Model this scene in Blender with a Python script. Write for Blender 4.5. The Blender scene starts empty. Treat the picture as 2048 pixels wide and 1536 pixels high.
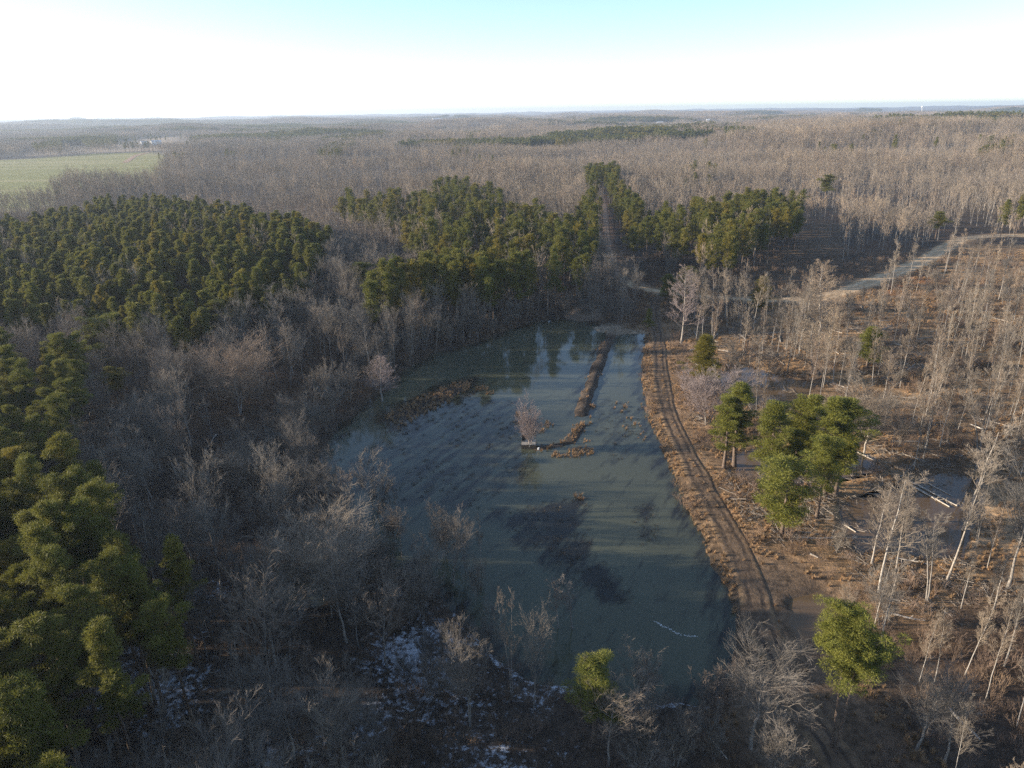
import bpy, math, random
import numpy as np
from math import radians, sin, cos, tan, pi, sqrt, atan2

# ------------------------------------------------------------------ camera, sky, sun, exposure
CAM_H = 65.0
FPX = 1421.0                      # focal length in pixels of the 2048 px photograph
PITCH = radians(21.0)
ROLL = radians(0.80)
SUN_ELEV = radians(13.0)
SUN_AZ = radians(-88.0)           # measured from +Y (view direction) towards +X

sc = bpy.context.scene
COL = sc.collection
cd = bpy.data.cameras.new("camera"); cam = bpy.data.objects.new("camera", cd); COL.objects.link(cam)
cd.sensor_width = 36.0; cd.lens = 36.0 * FPX / 2048.0
cd.clip_start = 1.0; cd.clip_end = 60000.0
F_ = np.array([0, cos(PITCH), -sin(PITCH)]); U_ = np.array([0, sin(PITCH), cos(PITCH)]); R_ = np.array([1.0, 0, 0])
R2 = R_ * cos(ROLL) - U_ * sin(ROLL); U2 = U_ * cos(ROLL) + R_ * sin(ROLL)
from mathutils import Matrix
cam.matrix_world = Matrix(((R2[0], U2[0], -F_[0], 0), (R2[1], U2[1], -F_[1], 0), (R2[2], U2[2], -F_[2], CAM_H), (0, 0, 0, 1)))
sc.camera = cam

w = bpy.data.worlds.new("World"); sc.world = w; w.use_nodes = True
nt = w.node_tree; bg = nt.nodes["Background"]
sky = nt.nodes.new("ShaderNodeTexSky"); sky.sky_type = 'NISHITA'; sky.sun_disc = False
sky.sun_elevation = SUN_ELEV; sky.sun_rotation = SUN_AZ
sky.air_density = 0.65; sky.dust_density = 0.35; sky.ozone_density = 1.1; sky.altitude = 0
nt.links.new(sky.outputs[0], bg.inputs[0]); bg.inputs[1].default_value = 0.14

sd = bpy.data.lights.new("sun", 'SUN'); sun = bpy.data.objects.new("sun", sd); COL.objects.link(sun)
sd.energy = 5.0; sd.angle = radians(0.5); sd.color = (1.0, 0.87, 0.70)
sdir = np.array([sin(SUN_AZ) * cos(SUN_ELEV), cos(SUN_AZ) * cos(SUN_ELEV), sin(SUN_ELEV)])
from mathutils import Vector
sun.rotation_euler = Vector(sdir.tolist()).to_track_quat('Z', 'Y').to_euler()
sun.location = (-300, 0, 200)
sc.view_settings.view_transform = 'Standard'; sc.view_settings.look = 'None'
sc.view_settings.gamma = 1.0; sc.view_settings.exposure = 1.2
sc.cycles.sample_clamp_direct = 10.0; sc.cycles.sample_clamp_indirect = 3.0; sc.cycles.max_bounces = 5; sc.cycles.diffuse_bounces = 2; sc.cycles.glossy_bounces = 2
sc.cycles.transmission_bounces = 2; sc.cycles.volume_bounces = 0; sc.cycles.transparent_max_bounces = 4
sc.cycles.use_denoising = False; sc.cycles.denoiser = 'OPENIMAGEDENOISE'; sc.cycles.denoising_prefilter = 'ACCURATE'
sc.cycles.use_adaptive_sampling = True; sc.cycles.adaptive_threshold = 0.01

# ------------------------------------------------------------------ helpers
rng = np.random.default_rng(7)

def G(px, py, h=0.0):
    """world x, y of the point at height h seen at pixel (px, py) of the photograph"""
    d = F_ * FPX + R2 * (px - 1024.0) - U2 * (py - 768.0)
    t = (h - CAM_H) / d[2]
    return np.array([d[0] * t, d[1] * t])

def top_height(base, py):
    """height of a thing standing at base whose top shows at pixel row py"""
    lo, hi = 0.0, 64.0
    for _ in range(30):
        m = (lo + hi) / 2
        v = np.array([base[0], base[1], m - CAM_H])
        yy = 768 - FPX * (v @ U2) / (v @ F_)
        if yy > py: lo = m
        else: hi = m
    return lo

def proj(x, y, z):
    v0 = x * F_[0] + y * F_[1] + (z - CAM_H) * F_[2]
    px = 1024 + FPX * (x * R2[0] + y * R2[1] + (z - CAM_H) * R2[2]) / v0
    py = 768 - FPX * (x * U2[0] + y * U2[1] + (z - CAM_H) * U2[2]) / v0
    return px, py, v0

def P(pts, h=0.0):
    out = []
    for p in pts:
        out.append(G(p[0], p[1], p[2] if len(p) > 2 else h))
    return np.array(out)

def inside(poly, x, y):
    r = np.zeros(x.shape, bool); n = len(poly); j = n - 1
    for i in range(n):
        xi, yi = poly[i]; xj, yj = poly[j]
        c = ((yi > y) != (yj > y)) & (x < (xj - xi) * (y - yi) / (yj - yi + 1e-12) + xi)
        r ^= c; j = i
    return r

def segdist(line, x, y, closed=False):
    d = np.full(x.shape, 1e9); n = len(line)
    for i in range(n if closed else n - 1):
        a = line[i]; b = line[(i + 1) % n]; ab = b - a
        t = np.clip(((x - a[0]) * ab[0] + (y - a[1]) * ab[1]) / (ab @ ab + 1e-9), 0, 1)
        d = np.minimum(d, np.hypot(x - a[0] - ab[0] * t, y - a[1] - ab[1] * t))
    return d

def sdist(poly, x, y):
    """signed distance, negative inside"""
    x = np.asarray(x, float); y = np.asarray(y, float)
    out = np.full(x.shape, 1e3)
    lo = poly.min(0) - 40; hi = poly.max(0) + 40
    m = (x > lo[0]) & (x < hi[0]) & (y > lo[1]) & (y < hi[1])
    if m.any():
        d = segdist(poly, x[m], y[m], True); ins = inside(poly, x[m], y[m])
        out[m] = np.where(ins, -d, d)
    return out

def ldist(line, x, y):
    x = np.asarray(x, float); y = np.asarray(y, float)
    out = np.full(x.shape, 1e3)
    lo = line.min(0) - 60; hi = line.max(0) + 60
    m = (x > lo[0]) & (x < hi[0]) & (y > lo[1]) & (y < hi[1])
    if m.any(): out[m] = segdist(line, x[m], y[m])
    return out

_T = rng.random((256, 256))
def vnoise(x, y):
    xi = np.floor(x).astype(int); yi = np.floor(y).astype(int); fx = x - xi; fy = y - yi
    fx = fx * fx * (3 - 2 * fx); fy = fy * fy * (3 - 2 * fy)
    a = _T[xi & 255, yi & 255]; b = _T[(xi + 1) & 255, yi & 255]
    c = _T[xi & 255, (yi + 1) & 255]; d = _T[(xi + 1) & 255, (yi + 1) & 255]
    return (a * (1 - fx) + b * fx) * (1 - fy) + (c * (1 - fx) + d * fx) * fy

def fbm(x, y, s, o=4, off=0.0):
    x = np.asarray(x, float) / s + off; y = np.asarray(y, float) / s + off * 1.7
    r = 0; a = 0.5; t = 0
    for k in range(o):
        r = r + a * vnoise(x, y); t += a; a *= 0.5; x = x * 2.03 + 11.3; y = y * 2.03 + 5.7
    return r / t

def sstep(a, b, v):
    t = np.clip((v - a) / (b - a), 0, 1); return t * t * (3 - 2 * t)

# ------------------------------------------------------------------ plan of the place
POND = P([(770,775),(800,750),(860,712),(960,685),(1060,646),(1140,638),(1190,650),(1236,658),(1287,668),(1283,705),(1281,760),
          (1296,840),(1320,900),(1345,960),(1370,1020),(1395,1065),(1420,1130),(1452,1180),(1466,1240),(1464,1300),(1455,1370),(1425,1400),
          (1330,1398),(1265,1404),(1180,1385),(1060,1350),(965,1290),(905,1208),(830,1150),(740,1105),(700,1030),(650,970),(632,920),(690,845),(745,800)])
RIDGE = P([(790,842),(760,838),(800,815),(850,790),(905,768),(945,760),(930,785),(880,815),(830,838),(800,858)])
BERM = P([(1232,655),(1212,690),(1197,730),(1182,770),(1171,800),(1165,828)])
BERM2 = P([(1163,850),(1152,868),(1140,884),(1110,892),(1078,896)])
SPIT = P([(1186,655),(1250,650),(1290,666),(1240,668),(1200,664)])
SWAMPS = [P([(1440,745),(1500,735),(1560,752),(1625,768),(1610,800),(1540,815),(1490,805),(1450,780)]),
          P([(1465,915),(1520,898),(1600,900),(1680,900),(1740,912),(1765,940),(1690,965),(1600,968),(1500,962),(1468,942)]),
          P([(1690,1010),(1740,985),(1800,972),(1890,948),(1955,958),(1968,1000),(1945,1050),(1925,1112),(1850,1115),(1780,1095),(1720,1105),(1688,1060)]),
          P([(1588,1205),(1640,1180),(1700,1222),(1670,1275),(1612,1300),(1582,1250)])]
CREEKS = [P([(622,742),(660,752),(672,785),(650,792),(632,775)]), P([(560,1190),(600,1170),(660,1185),(640,1210),(590,1215)])]
ROAD = P([(2200,470),(2060,474),(2000,474),(1935,479),(1897,493),(1860,517),(1800,546),(1740,567),(1690,585),(1640,597),(1560,603),(1480,600),(1400,594),(1330,587),(1275,577),(1247,563)])
LANE = P([(1250,566),(1235,548),(1222,520),(1215,480),(1211,440),(1208,410),(1203,392)])
TRACK = P([(1330,588),(1308,610),(1312,650),(1318,700),(1322,760),(1338,835),(1370,905),(1405,975),(1440,1040),(1476,1110),(1505,1180),(1520,1250),(1560,1330),(1600,1420),(1680,1536),(1740,1640)])
FIELD = P([(-260,335),(60,318),(200,308),(300,305),(335,312),(310,335,13),(290,345,13),(200,348,13),(140,350,13),(100,362,13),(95,378,13),(40,388,13),(-260,405,13)])
FIELD2 = P([(60,302),(200,288),(335,274),(372,283),(372,300),(200,304),(60,313)])
OPEN_R = P([(1640,600),(1740,570),(1860,520),(1900,496),(2250,485),(2500,800),(2400,1100),(1500,1330),(1340,870),(1310,640)])
GAP = P([(1470,545),(1588,500),(1600,460),(1620,440),(1690,450),(1670,490),(1690,530),(1800,510),(1860,500),(1850,518),(1740,570),(1640,598),(1560,605),(1450,598),(1330,588),(1340,570)])
MUD = P([(1475,1150),(1560,1130),(1700,1200),(1660,1330),(1720,1400),(1760,1536),(1500,1536),(1480,1420),(1470,1300)])
# pine stands, drawn along their canopy tops
ST_HILL = P([(-420,470),(60,428),(130,415),(200,396),(300,391),(400,400),(470,412),(560,440),(640,460),(668,470),(652,505),(615,548),(545,585),(520,600),(430,602),(400,640),(300,640),(200,622),(100,612),(0,625),(-420,640)], 17)
ST_MID = P([(662,388),(700,380),(790,378),(850,386),(878,358),(915,350),(1000,372),(1012,398),(1070,400),(1120,425),(1165,432),(1180,445),(1180,480),(1160,505),(1140,530),(1040,515),(940,500),(860,510),(835,480),(812,450),(790,420),(700,402)], 21)
ST_ROW = P([(728,545),(760,528),(810,512),(880,498),(960,503),(1060,510),(1150,515),(1150,535),(1060,540),(960,530),(860,530),(780,545),(740,560)], 22)
ST_RIGHT = P([(1385,400),(1440,388),(1500,375),(1560,378),(1615,382),(1612,410),(1560,430),(1490,455),(1470,475),(1420,478),(1392,455),(1385,430)], 21)
ST_LANE = P([(1222,372),(1260,360),(1300,400),(1400,425),(1390,465),(1330,450),(1285,460),(1225,455)], 20)
ST_LANE2 = P([(1140,410),(1188,370),(1200,378),(1198,470),(1170,470),(1130,450)], 20)
ST_FAR = P([(1165,325),(1240,325),(1240,350),(1225,365),(1180,355)], 20)
ST_LOW = [P([(-420,655),(90,658),(165,690),(185,735),(120,790),(60,840),(-420,860)], 21),
          P([(-420,880),(60,866),(165,868),(205,930),(190,1000),(-420,1010)], 22),
          P([(-500,1000),(200,1000),(345,1008),(425,1045),(430,1105),(350,1150),(270,1175),(200,1240),(150,1270),(-500,1310)], 23),
          P([(-600,1310),(70,1200),(150,1180),(170,1260),(110,1330),(90,1400),(190,1470),(240,1600),(200,2100),(-700,2100)], 23)]  # extended out of view so unseen pines shade the lower left ground
ST_DIST = [P(p, 18) for p in [
    [(85,249),(150,243),(300,243),(490,243),(480,249),(300,250),(160,256)],
    [(150,268),(190,262),(235,264),(230,280),(175,284)], [(60,282),(120,276),(125,286),(70,292)],
    [(630,292),(700,270),(715,284),(660,305)], [(520,270),(585,264),(588,276),(530,280)],
    [(905,285),(945,268),(955,282),(940,300),(905,303)], [(1090,245),(1150,240),(1160,248),(1100,254)],
    [(1690,226),(1760,222),(1775,230),(1700,234)], [(1470,232),(1500,230),(1505,238),(1470,240)],
    [(1980,230),(2060,227),(2060,235),(1985,236)], [(2000,390),(2060,382),(2070,410),(2010,412)],
    [(1960,298),(2010,300),(2005,315),(1965,312)], [(1585,238),(1620,232),(1640,240)], [(700,242),(790,240),(790,246),(710,248)],
    [(1250,262),(1310,252),(1400,250),(1390,258),(1290,268)], [(1355,325),(1420,320),(1440,330),(1370,335)], [(1800,268),(1900,262),(1900,270),(1810,275)]]]

def hz(x, y):
    x = np.asarray(x, float); y = np.asarray(y, float)
    D = np.hypot(x, y)
    z = (fbm(x, y, 60, 3) - 0.5) * 0.8
    z = z + sstep(480, 1500, D) * (fbm(x, y, 620, 4, 3.1) - 0.5) * 88 * sstep(-250, 350, np.minimum(np.hypot(x + 700, y - 1150), np.hypot(x + 480, y - 750)) - 420)
    z = z + sstep(380, 1100, D) * sstep(-100, 500, x) * 9
    z = z + sstep(3500, 13000, D) * (8 + 30 * (fbm(x, y, 2600, 3, 8.3)))
    z = z + 0.55 + 4.5 * np.exp(-((x + 118) ** 2 + (y - 300) ** 2) / 75.0 ** 2)
    return z

def carve(x, y, z):
    """ground lowered under the water and raised on the banks"""
    jag = (fbm(x, y, 3.0, 3, 1.0) - 0.5) * 3.0
    d = sdist(POND, x, y) + jag * 0.6
    z = z * sstep(0, 14, d) + (-0.5 + 0.95 * sstep(-1.5, 2.5, d)) * (1 - sstep(0, 14, d))
    r = sdist(RIDGE, x, y) + jag * 0.9
    z = np.maximum(z, -0.5 + 0.62 * (1 - sstep(-2.0, 1.5, r)))
    for s in SWAMPS + CREEKS:
        d = sdist(s, x, y) + jag * 0.7
        z = z * sstep(0, 8, d) + (-0.4 + 0.75 * sstep(-1.2, 2.0, d)) * (1 - sstep(0, 8, d))
    b = ldist(BERM, x, y); z = np.maximum(z, 1.1 * (1 - sstep(0.4, 2.7, b + jag * 0.45)) - 0.5)
    b = ldist(BERM2, x, y); z = np.maximum(z, 0.72 * (1 - sstep(0.3, 2.4, b + jag * 0.5)) - 0.5)
    s = sdist(SPIT, x, y); z = np.maximum(z, 0.9 * (1 - sstep(-1.0, 2.5, s + jag * 0.4)) - 0.5)
    return z

def ground_z(x, y):
    x = np.atleast_1d(np.asarray(x, float)); y = np.atleast_1d(np.asarray(y, float))
    return carve(x, y, hz(x, y))

# ------------------------------------------------------------------ mesh and material tools
class MB:
    def __init__(s): s.v = []; s.f = []; s.m = []; s.n = 0
    def add(s, v, f, m=0):
        v = np.asarray(v, float); f = np.asarray(f, int)
        s.v.append(v); s.f.append(f + s.n); s.m.append(np.full(len(f), m, int)); s.n += len(v)
    def merge(s, o, M=None, mofs=0, tr=(0, 0, 0), sc_=1.0, rz=0.0, mat=None):
        for v, f, m in o.parts():
            c, q = cos(rz), sin(rz)
            v2 = v * sc_; v2 = np.stack([v2[:, 0] * c - v2[:, 1] * q + tr[0], v2[:, 0] * q + v2[:, 1] * c + tr[1], v2[:, 2] + tr[2]], 1)
            s.v.append(v2); s.f += [g + s.n for g in f]; s.m += [g + mofs if mat is None else np.full(len(g), mat) for g in m]; s.n += len(v2)
    def parts(s):
        if s.v: yield np.concatenate(s.v), s.f, s.m
    def mesh(s, name, mats, smooth=False):
        me = bpy.data.meshes.new(name)
        v = np.concatenate(s.v) if s.v else np.zeros((0, 3))
        me.vertices.add(len(v)); me.vertices.foreach_set("co", v.ravel().astype(np.float32))
        if s.f:
            lv = np.concatenate([f.ravel() for f in s.f]); cnt = np.concatenate([np.full(len(f), f.shape[1]) for f in s.f])
            me.loops.add(len(lv)); me.loops.foreach_set("vertex_index", lv.astype(np.int32))
            st = np.concatenate([[0], np.cumsum(cnt)[:-1]])
            me.polygons.add(len(cnt)); me.polygons.foreach_set("loop_start", st.astype(np.int32))
            me.polygons.foreach_set("material_index", np.concatenate(s.m).astype(np.int32))
            me.polygons.foreach_set("use_smooth", np.full(len(cnt), smooth))
        for m in mats: me.materials.append(m)
        me.update(calc_edges=True); me.validate()
        return me

def frame(d):
    d = d / (np.linalg.norm(d, axis=-1, keepdims=True) + 1e-9)
    h = np.where(np.abs(d[..., 2:3]) > 0.9, np.array([1.0, 0, 0]), np.array([0, 0, 1.0]))
    a = np.cross(d, h); a /= np.linalg.norm(a, axis=-1, keepdims=True) + 1e-9
    return d, a, np.cross(d, a)

def segs(mb, p0, p1, r0, r1, k=3, m=0):
    n = len(p0)
    if n == 0: return
    d, a, b = frame(p1 - p0)
    an = np.arange(k) * 2 * pi / k
    off = a[:, None, :] * np.cos(an)[None, :, None] + b[:, None, :] * np.sin(an)[None, :, None]
    v = np.concatenate([p0[:, None] + off * np.reshape(r0, (-1, 1, 1)), p1[:, None] + off * np.reshape(r1, (-1, 1, 1))], 1).reshape(-1, 3)
    i = np.arange(k); j = (i + 1) % k
    q = np.stack([i, j, j + k, i + k], 1)
    mb.add(v, (q[None] + (np.arange(n) * 2 * k)[:, None, None]).reshape(-1, 4), m)

def tube(mb, pts, rad, k=6, m=0, cap=False):
    pts = np.asarray(pts, float); n = len(pts)
    t = np.gradient(pts, axis=0); d, a, b = frame(t)
    an = np.arange(k) * 2 * pi / k
    v = (pts[:, None] + (a[:, None] * np.cos(an)[None, :, None] + b[:, None] * np.sin(an)[None, :, None]) * np.reshape(rad, (-1, 1, 1))).reshape(-1, 3)
    i = np.arange(k); j = (i + 1) % k; q = np.stack([i, j, j + k, i + k], 1)
    mb.add(v, (q[None] + (np.arange(n - 1) * k)[:, None, None]).reshape(-1, 4), m)
    if cap:
        mb.add(v[:k], np.arange(k)[None, ::-1], m); mb.add(v[-k:], np.arange(k)[None], m)

def box(mb, c, s, rz=0.0, m=0):
    x, y, z = s[0] / 2, s[1] / 2, s[2] / 2
    v = np.array([[-x,-y,-z],[x,-y,-z],[x,y,-z],[-x,y,-z],[-x,-y,z],[x,-y,z],[x,y,z],[-x,y,z]])
    cz, sz = cos(rz), sin(rz)
    v = np.stack([v[:,0]*cz - v[:,1]*sz, v[:,0]*sz + v[:,1]*cz, v[:,2]], 1) + np.array(c)
    mb.add(v, [[0,3,2,1],[4,5,6,7],[0,1,5,4],[1,2,6,5],[2,3,7,6],[3,0,4,7]], m)

def mat(name):
    m = bpy.data.materials.new(name); m.use_nodes = True
    nt = m.node_tree; b = nt.nodes["Principled BSDF"]
    b.inputs["Specular IOR Level"].default_value = 0.2
    return m, nt, b
def N(nt, t, **k):
    n = nt.nodes.new(t)
    for a, v in k.items(): setattr(n, a, v)
    return n
def ramp(nt, fac, stops):
    r = N(nt, "ShaderNodeValToRGB"); e = r.color_ramp.elements
    e[0].position, e[0].color = stops[0][0], (*stops[0][1], 1); e[1].position, e[1].color = stops[-1][0], (*stops[-1][1], 1)
    for p, c in stops[1:-1]:
        x = e.new(p); x.color = (*c, 1)
    nt.links.new(fac, r.inputs[0]); return r.outputs[0]
def noise(nt, scale, detail=4, vec=None, rough=0.55):
    n = N(nt, "ShaderNodeTexNoise"); n.inputs["Scale"].default_value = scale; n.inputs["Detail"].default_value = detail
    n.inputs["Roughness"].default_value = rough
    if vec is None:
        g = N(nt, "ShaderNodeNewGeometry"); vec = g.outputs["Position"]
    nt.links.new(vec, n.inputs["Vector"]); return n.outputs["Fac"]
def mul(nt, a, b):
    m = N(nt, "ShaderNodeMix", data_type='RGBA', blend_type='MULTIPLY'); m.inputs[0].default_value = 1
    nt.links.new(a, m.inputs[6]); nt.links.new(b, m.inputs[7]); return m.outputs[2]
def mixc(nt, f, a, b):
    m = N(nt, "ShaderNodeMix", data_type='RGBA')
    nt.links.new(f, m.inputs[0])
    for s, k in ((a, 6), (b, 7)):
        if isinstance(s, tuple): m.inputs[k].default_value = (*s, 1)
        else: nt.links.new(s, m.inputs[k])
    return m.outputs[2]

def simple(name, c0, c1, scale=1.0, rough=0.85, rand=None, spec=0.2, transl=0.0):
    """noise between two colours, optionally varied from one object to the next"""
    m, nt, b = mat(name)
    tc = N(nt, "ShaderNodeTexCoord")
    col = ramp(nt, noise(nt, scale, 4, tc.outputs["Object"]), [(0.3, c0), (0.7, c1)])
    if rand:
        oi = N(nt, "ShaderNodeObjectInfo")
        col = mul(nt, col, ramp(nt, oi.outputs["Random"], rand))
    nt.links.new(col, b.inputs["Base Color"]); b.inputs["Roughness"].default_value = rough
    b.inputs["Specular IOR Level"].default_value = spec
    if transl:
        t = N(nt, "ShaderNodeBsdfTranslucent"); nt.links.new(col, t.inputs[0])
        mx = N(nt, "ShaderNodeMixShader"); mx.inputs[0].default_value = transl
        nt.links.new(b.outputs[0], mx.inputs[1]); nt.links.new(t.outputs[0], mx.inputs[2])
        nt.links.new(mx.outputs[0], nt.nodes["Material Output"].inputs[0])
    return m

TW = [(0.0, (0.60, 0.60, 0.62)), (0.25, (1.0, 0.96, 0.92)), (0.5, (0.74, 0.70, 0.68)), (0.75, (1.12, 1.03, 0.94)), (1.0, (0.9, 0.78, 0.72))]
M_BARK = simple("bare_bark", (0.16, 0.145, 0.13), (0.36, 0.33, 0.295), 3.0, rand=[(0, (0.6, 0.6, 0.6)), (0.5, (1, 0.98, 0.95)), (1, (1.25, 1.2, 1.12))])
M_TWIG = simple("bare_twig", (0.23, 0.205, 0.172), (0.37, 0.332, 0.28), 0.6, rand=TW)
def regional(m):
    nt = m.node_tree; b = nt.nodes["Principled BSDF"]; lk = b.inputs["Base Color"].links[0]; src = lk.from_socket
    v = ramp(nt, noise(nt, 0.007, 5, rough=0.6), [(0.32, (0.62, 0.62, 0.64)), (0.45, (1.0, 0.96, 0.90)), (0.55, (0.80, 0.76, 0.72)), (0.68, (1.3, 1.18, 1.0))])
    nt.links.new(mul(nt, src, v), b.inputs["Base Color"])
regional(M_TWIG)
M_TWIG_SHADE = simple("shade_toned_twig", (0.155, 0.138, 0.118), (0.27, 0.245, 0.21), 0.6, rand=TW)  # darker copy of bare_twig: shade of the near woods put into its colour
M_BARKP = simple("pale_bark", (0.27, 0.245, 0.21), (0.46, 0.42, 0.37), 3.0)
M_TWIGP = simple("pink_twig", (0.23, 0.18, 0.16), (0.33, 0.265, 0.24), 0.6)
M_PBARK = simple("pine_bark", (0.07, 0.05, 0.038), (0.20, 0.15, 0.115), 4.0)
PN = [(0.0, (0.70, 0.80, 0.75)), (0.35, (1.0, 1.0, 1.0)), (0.7, (0.85, 0.92, 0.8)), (1.0, (1.35, 1.12, 0.9))]
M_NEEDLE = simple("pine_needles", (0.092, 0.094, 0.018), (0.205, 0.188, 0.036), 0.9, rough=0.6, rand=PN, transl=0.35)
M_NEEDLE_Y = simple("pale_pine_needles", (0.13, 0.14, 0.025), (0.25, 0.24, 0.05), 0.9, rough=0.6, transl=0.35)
M_GRASS = simple("dead_grass", (0.28, 0.195, 0.115), (0.48, 0.365, 0.235), 0.8, rand=[(0, (0.6, 0.55, 0.5)), (0.5, (1, 0.9, 0.8)), (1, (1.2, 1.0, 0.8))], transl=0.15)
M_BRUSH = simple("brush_stems", (0.13, 0.10, 0.078), (0.28, 0.22, 0.175), 0.8, rand=[(0, (0.6, 0.55, 0.5)), (0.5, (1, 0.9, 0.85)), (1, (1.3, 1.15, 0.95))])
M_WEED = simple("drowned_weed", (0.03, 0.027, 0.022), (0.09, 0.075, 0.055), 0.8)
M_LOG = simple("weathered_log", (0.28, 0.23, 0.18), (0.60, 0.54, 0.46), 2.5)
M_SLASH = simple("broken_branches", (0.17, 0.14, 0.11), (0.36, 0.31, 0.26), 2.5)
M_WHITE = simple("white_paint", (0.75, 0.75, 0.74), (0.82, 0.82, 0.8), 1.0)
M_ROOFM = simple("pale_metal_roof", (0.5, 0.52, 0.53), (0.66, 0.67, 0.68), 1.0, rough=0.5)
M_PLANK = simple("grey_planks", (0.20, 0.18, 0.155), (0.38, 0.35, 0.31), 3.0)
M_PLANKB = simple("brown_planks", (0.10, 0.065, 0.04), (0.20, 0.14, 0.09), 3.0)
M_DARK = simple("dark_opening", (0.012, 0.012, 0.012), (0.03, 0.028, 0.025), 2.0)

def link(name, me, parent=None, kind=None, label=None, cat=None, group=None):
    o = bpy.data.objects.new(name, me); COL.objects.link(o)
    if parent is not None: o.parent = parent
    if kind: o["kind"] = kind
    if label: o["label"] = label
    if cat: o["category"] = cat
    if group: o["group"] = group
    return o

# ------------------------------------------------------------------ ground
def axis(lo, hi, c0, c1, step, grow):
    a = list(np.arange(c0, c1 + step / 2, step)); s = step; v = a[-1]
    while v < hi: s *= grow; v += s; a.append(v)
    s = step; v = a[0]; b = []
    while v > lo: s *= grow; v -= s; b.append(v)
    return np.array(b[::-1] + a)
gx = axis(-14000, 14000, -190, 260, 1.0, 1.045)
gy = axis(-140, 16000, 28, 430, 1.0, 1.030)
X, Y = np.meshgrid(gx, gy); xf, yf = X.ravel(), Y.ravel()
zf = ground_z(xf, yf)
nx, ny = len(gx), len(gy)
mb = MB(); i = np.arange(nx - 1)[None] + (np.arange(ny - 1) * nx)[:, None]; i = i.ravel()
mb.add(np.stack([xf, yf, zf], 1), np.stack([i, i + 1, i + 1 + nx, i + nx], 1))

def lerp(a, b, t): return a * (1 - t[:, None]) + np.array(b) * t[:, None]
n1 = fbm(xf, yf, 9, 4, 2.0); n2 = fbm(xf, yf, 2.5, 3, 5.0); n3 = fbm(xf, yf, 45, 4, 9.0)
D = np.hypot(xf, yf)
col = np.tile([0.066, 0.050, 0.038], (len(xf), 1)) * (0.6 + 0.8 * n1[:, None])
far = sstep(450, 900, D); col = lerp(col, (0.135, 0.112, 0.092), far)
leaves = sstep(0.55, 0.7, n3) * (1 - far); col = lerp(col, (0.15, 0.085, 0.045), leaves * 0.5)
openr = 1 - sstep(-6, 6, sdist(OPEN_R, xf, yf) + (n1 - .5) * 10)
col = lerp(col, (0.34, 0.215, 0.11), openr * (0.45 + 0.55 * sstep(0.3, 0.6, n2)))
col = lerp(col, (0.07, 0.048, 0.032), openr * sstep(0.52, 0.68, n1) * 0.75)
gp = 1 - sstep(-4, 8, sdist(GAP, xf, yf)); col = lerp(col, (0.16, 0.105, 0.06), gp * 0.7)
# grassy bank between track and pond
tr = ldist(TRACK, xf, yf); pd = sdist(POND, xf, yf)
lev = (1 - sstep(6, 13, tr + (n1 - .5) * 8)) * sstep(-1, 1.5, pd)
col = lerp(col, (0.27, 0.175, 0.10), lev * (0.5 + 0.5 * sstep(0.35, 0.6, n2)))
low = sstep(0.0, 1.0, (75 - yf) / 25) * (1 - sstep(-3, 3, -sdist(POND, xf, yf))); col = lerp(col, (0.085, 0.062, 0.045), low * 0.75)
mud = 1 - sstep(-3, 5, sdist(MUD, xf, yf) + (n1 - .5) * 9); col = lerp(col, (0.15, 0.105, 0.07), mud * 0.85)
col = lerp(col, (0.10, 0.07, 0.045), mud * sstep(0.5, 0.65, n2) * 0.7)
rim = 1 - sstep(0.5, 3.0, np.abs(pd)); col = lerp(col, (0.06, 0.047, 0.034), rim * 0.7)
for b_, wd in ((BERM, 4.0), (BERM2, 3.0)):
    q = 1 - sstep(wd * .6, wd, ldist(b_, xf, yf)); col = lerp(col, (0.085, 0.064, 0.047), q * (0.4 + 0.6 * n2))
sp = 1 - sstep(0, 4, sdist(SPIT, xf, yf)); col = lerp(col, (0.30, 0.235, 0.165), sp)
# red earth beside the dirt road
rd = ldist(ROAD, xf, yf); clay = P([(1770,575),(1800,560),(1850,540),(1840,560),(1790,590)])
q = 1 - sstep(-1, 5, sdist(clay, xf, yf) + (n1 - .5) * 10); col = lerp(col, (0.33, 0.14, 0.055), q)
q = 1 - sstep(3, 9, rd + (n1 - .5) * 8); col = lerp(col, (0.30, 0.20, 0.115), q * 0.8)
q = 1 - sstep(1.5, 5, ldist(LANE, xf, yf) + (n1 - .5) * 5); col = lerp(col, (0.27, 0.15, 0.085), q)
strip = 1 - sstep(-4, 6, sdist(P([(1150,500),(1245,500),(1262,560),(1180,560)]), xf, yf)); col = lerp(col, (0.20, 0.12, 0.07), strip * 0.8)
# sand bars beside the swamp
for pl in (P([(1968,965),(2000,985),(1995,1050),(2020,1085),(1950,1110),(1940,1075),(1965,1040)]), P([(1740,905),(1780,915),(1775,935),(1745,925)]),
           P([(640,742),(660,752),(668,768),(650,764)])):
    q = 1 - sstep(-1, 2, sdist(pl, xf, yf) + (n2 - .5) * 5); col = lerp(col, (0.36, 0.25, 0.15), q * 0.9)
# fields
q = 1 - sstep(-3, 6, sdist(FIELD, xf, yf)); st = fbm(xf * 0.08, yf, 22, 3, 4.0)
col = col * (1 - q[:, None]) + (lerp(np.tile([0.215, 0.215, 0.07], (len(xf), 1)), (0.29, 0.265, 0.12), sstep(0.42, 0.6, st))) * q[:, None]
q = 1 - sstep(-5, 15, sdist(FIELD2, xf, yf)); col = lerp(col, (0.33, 0.25, 0.165), q)
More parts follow.
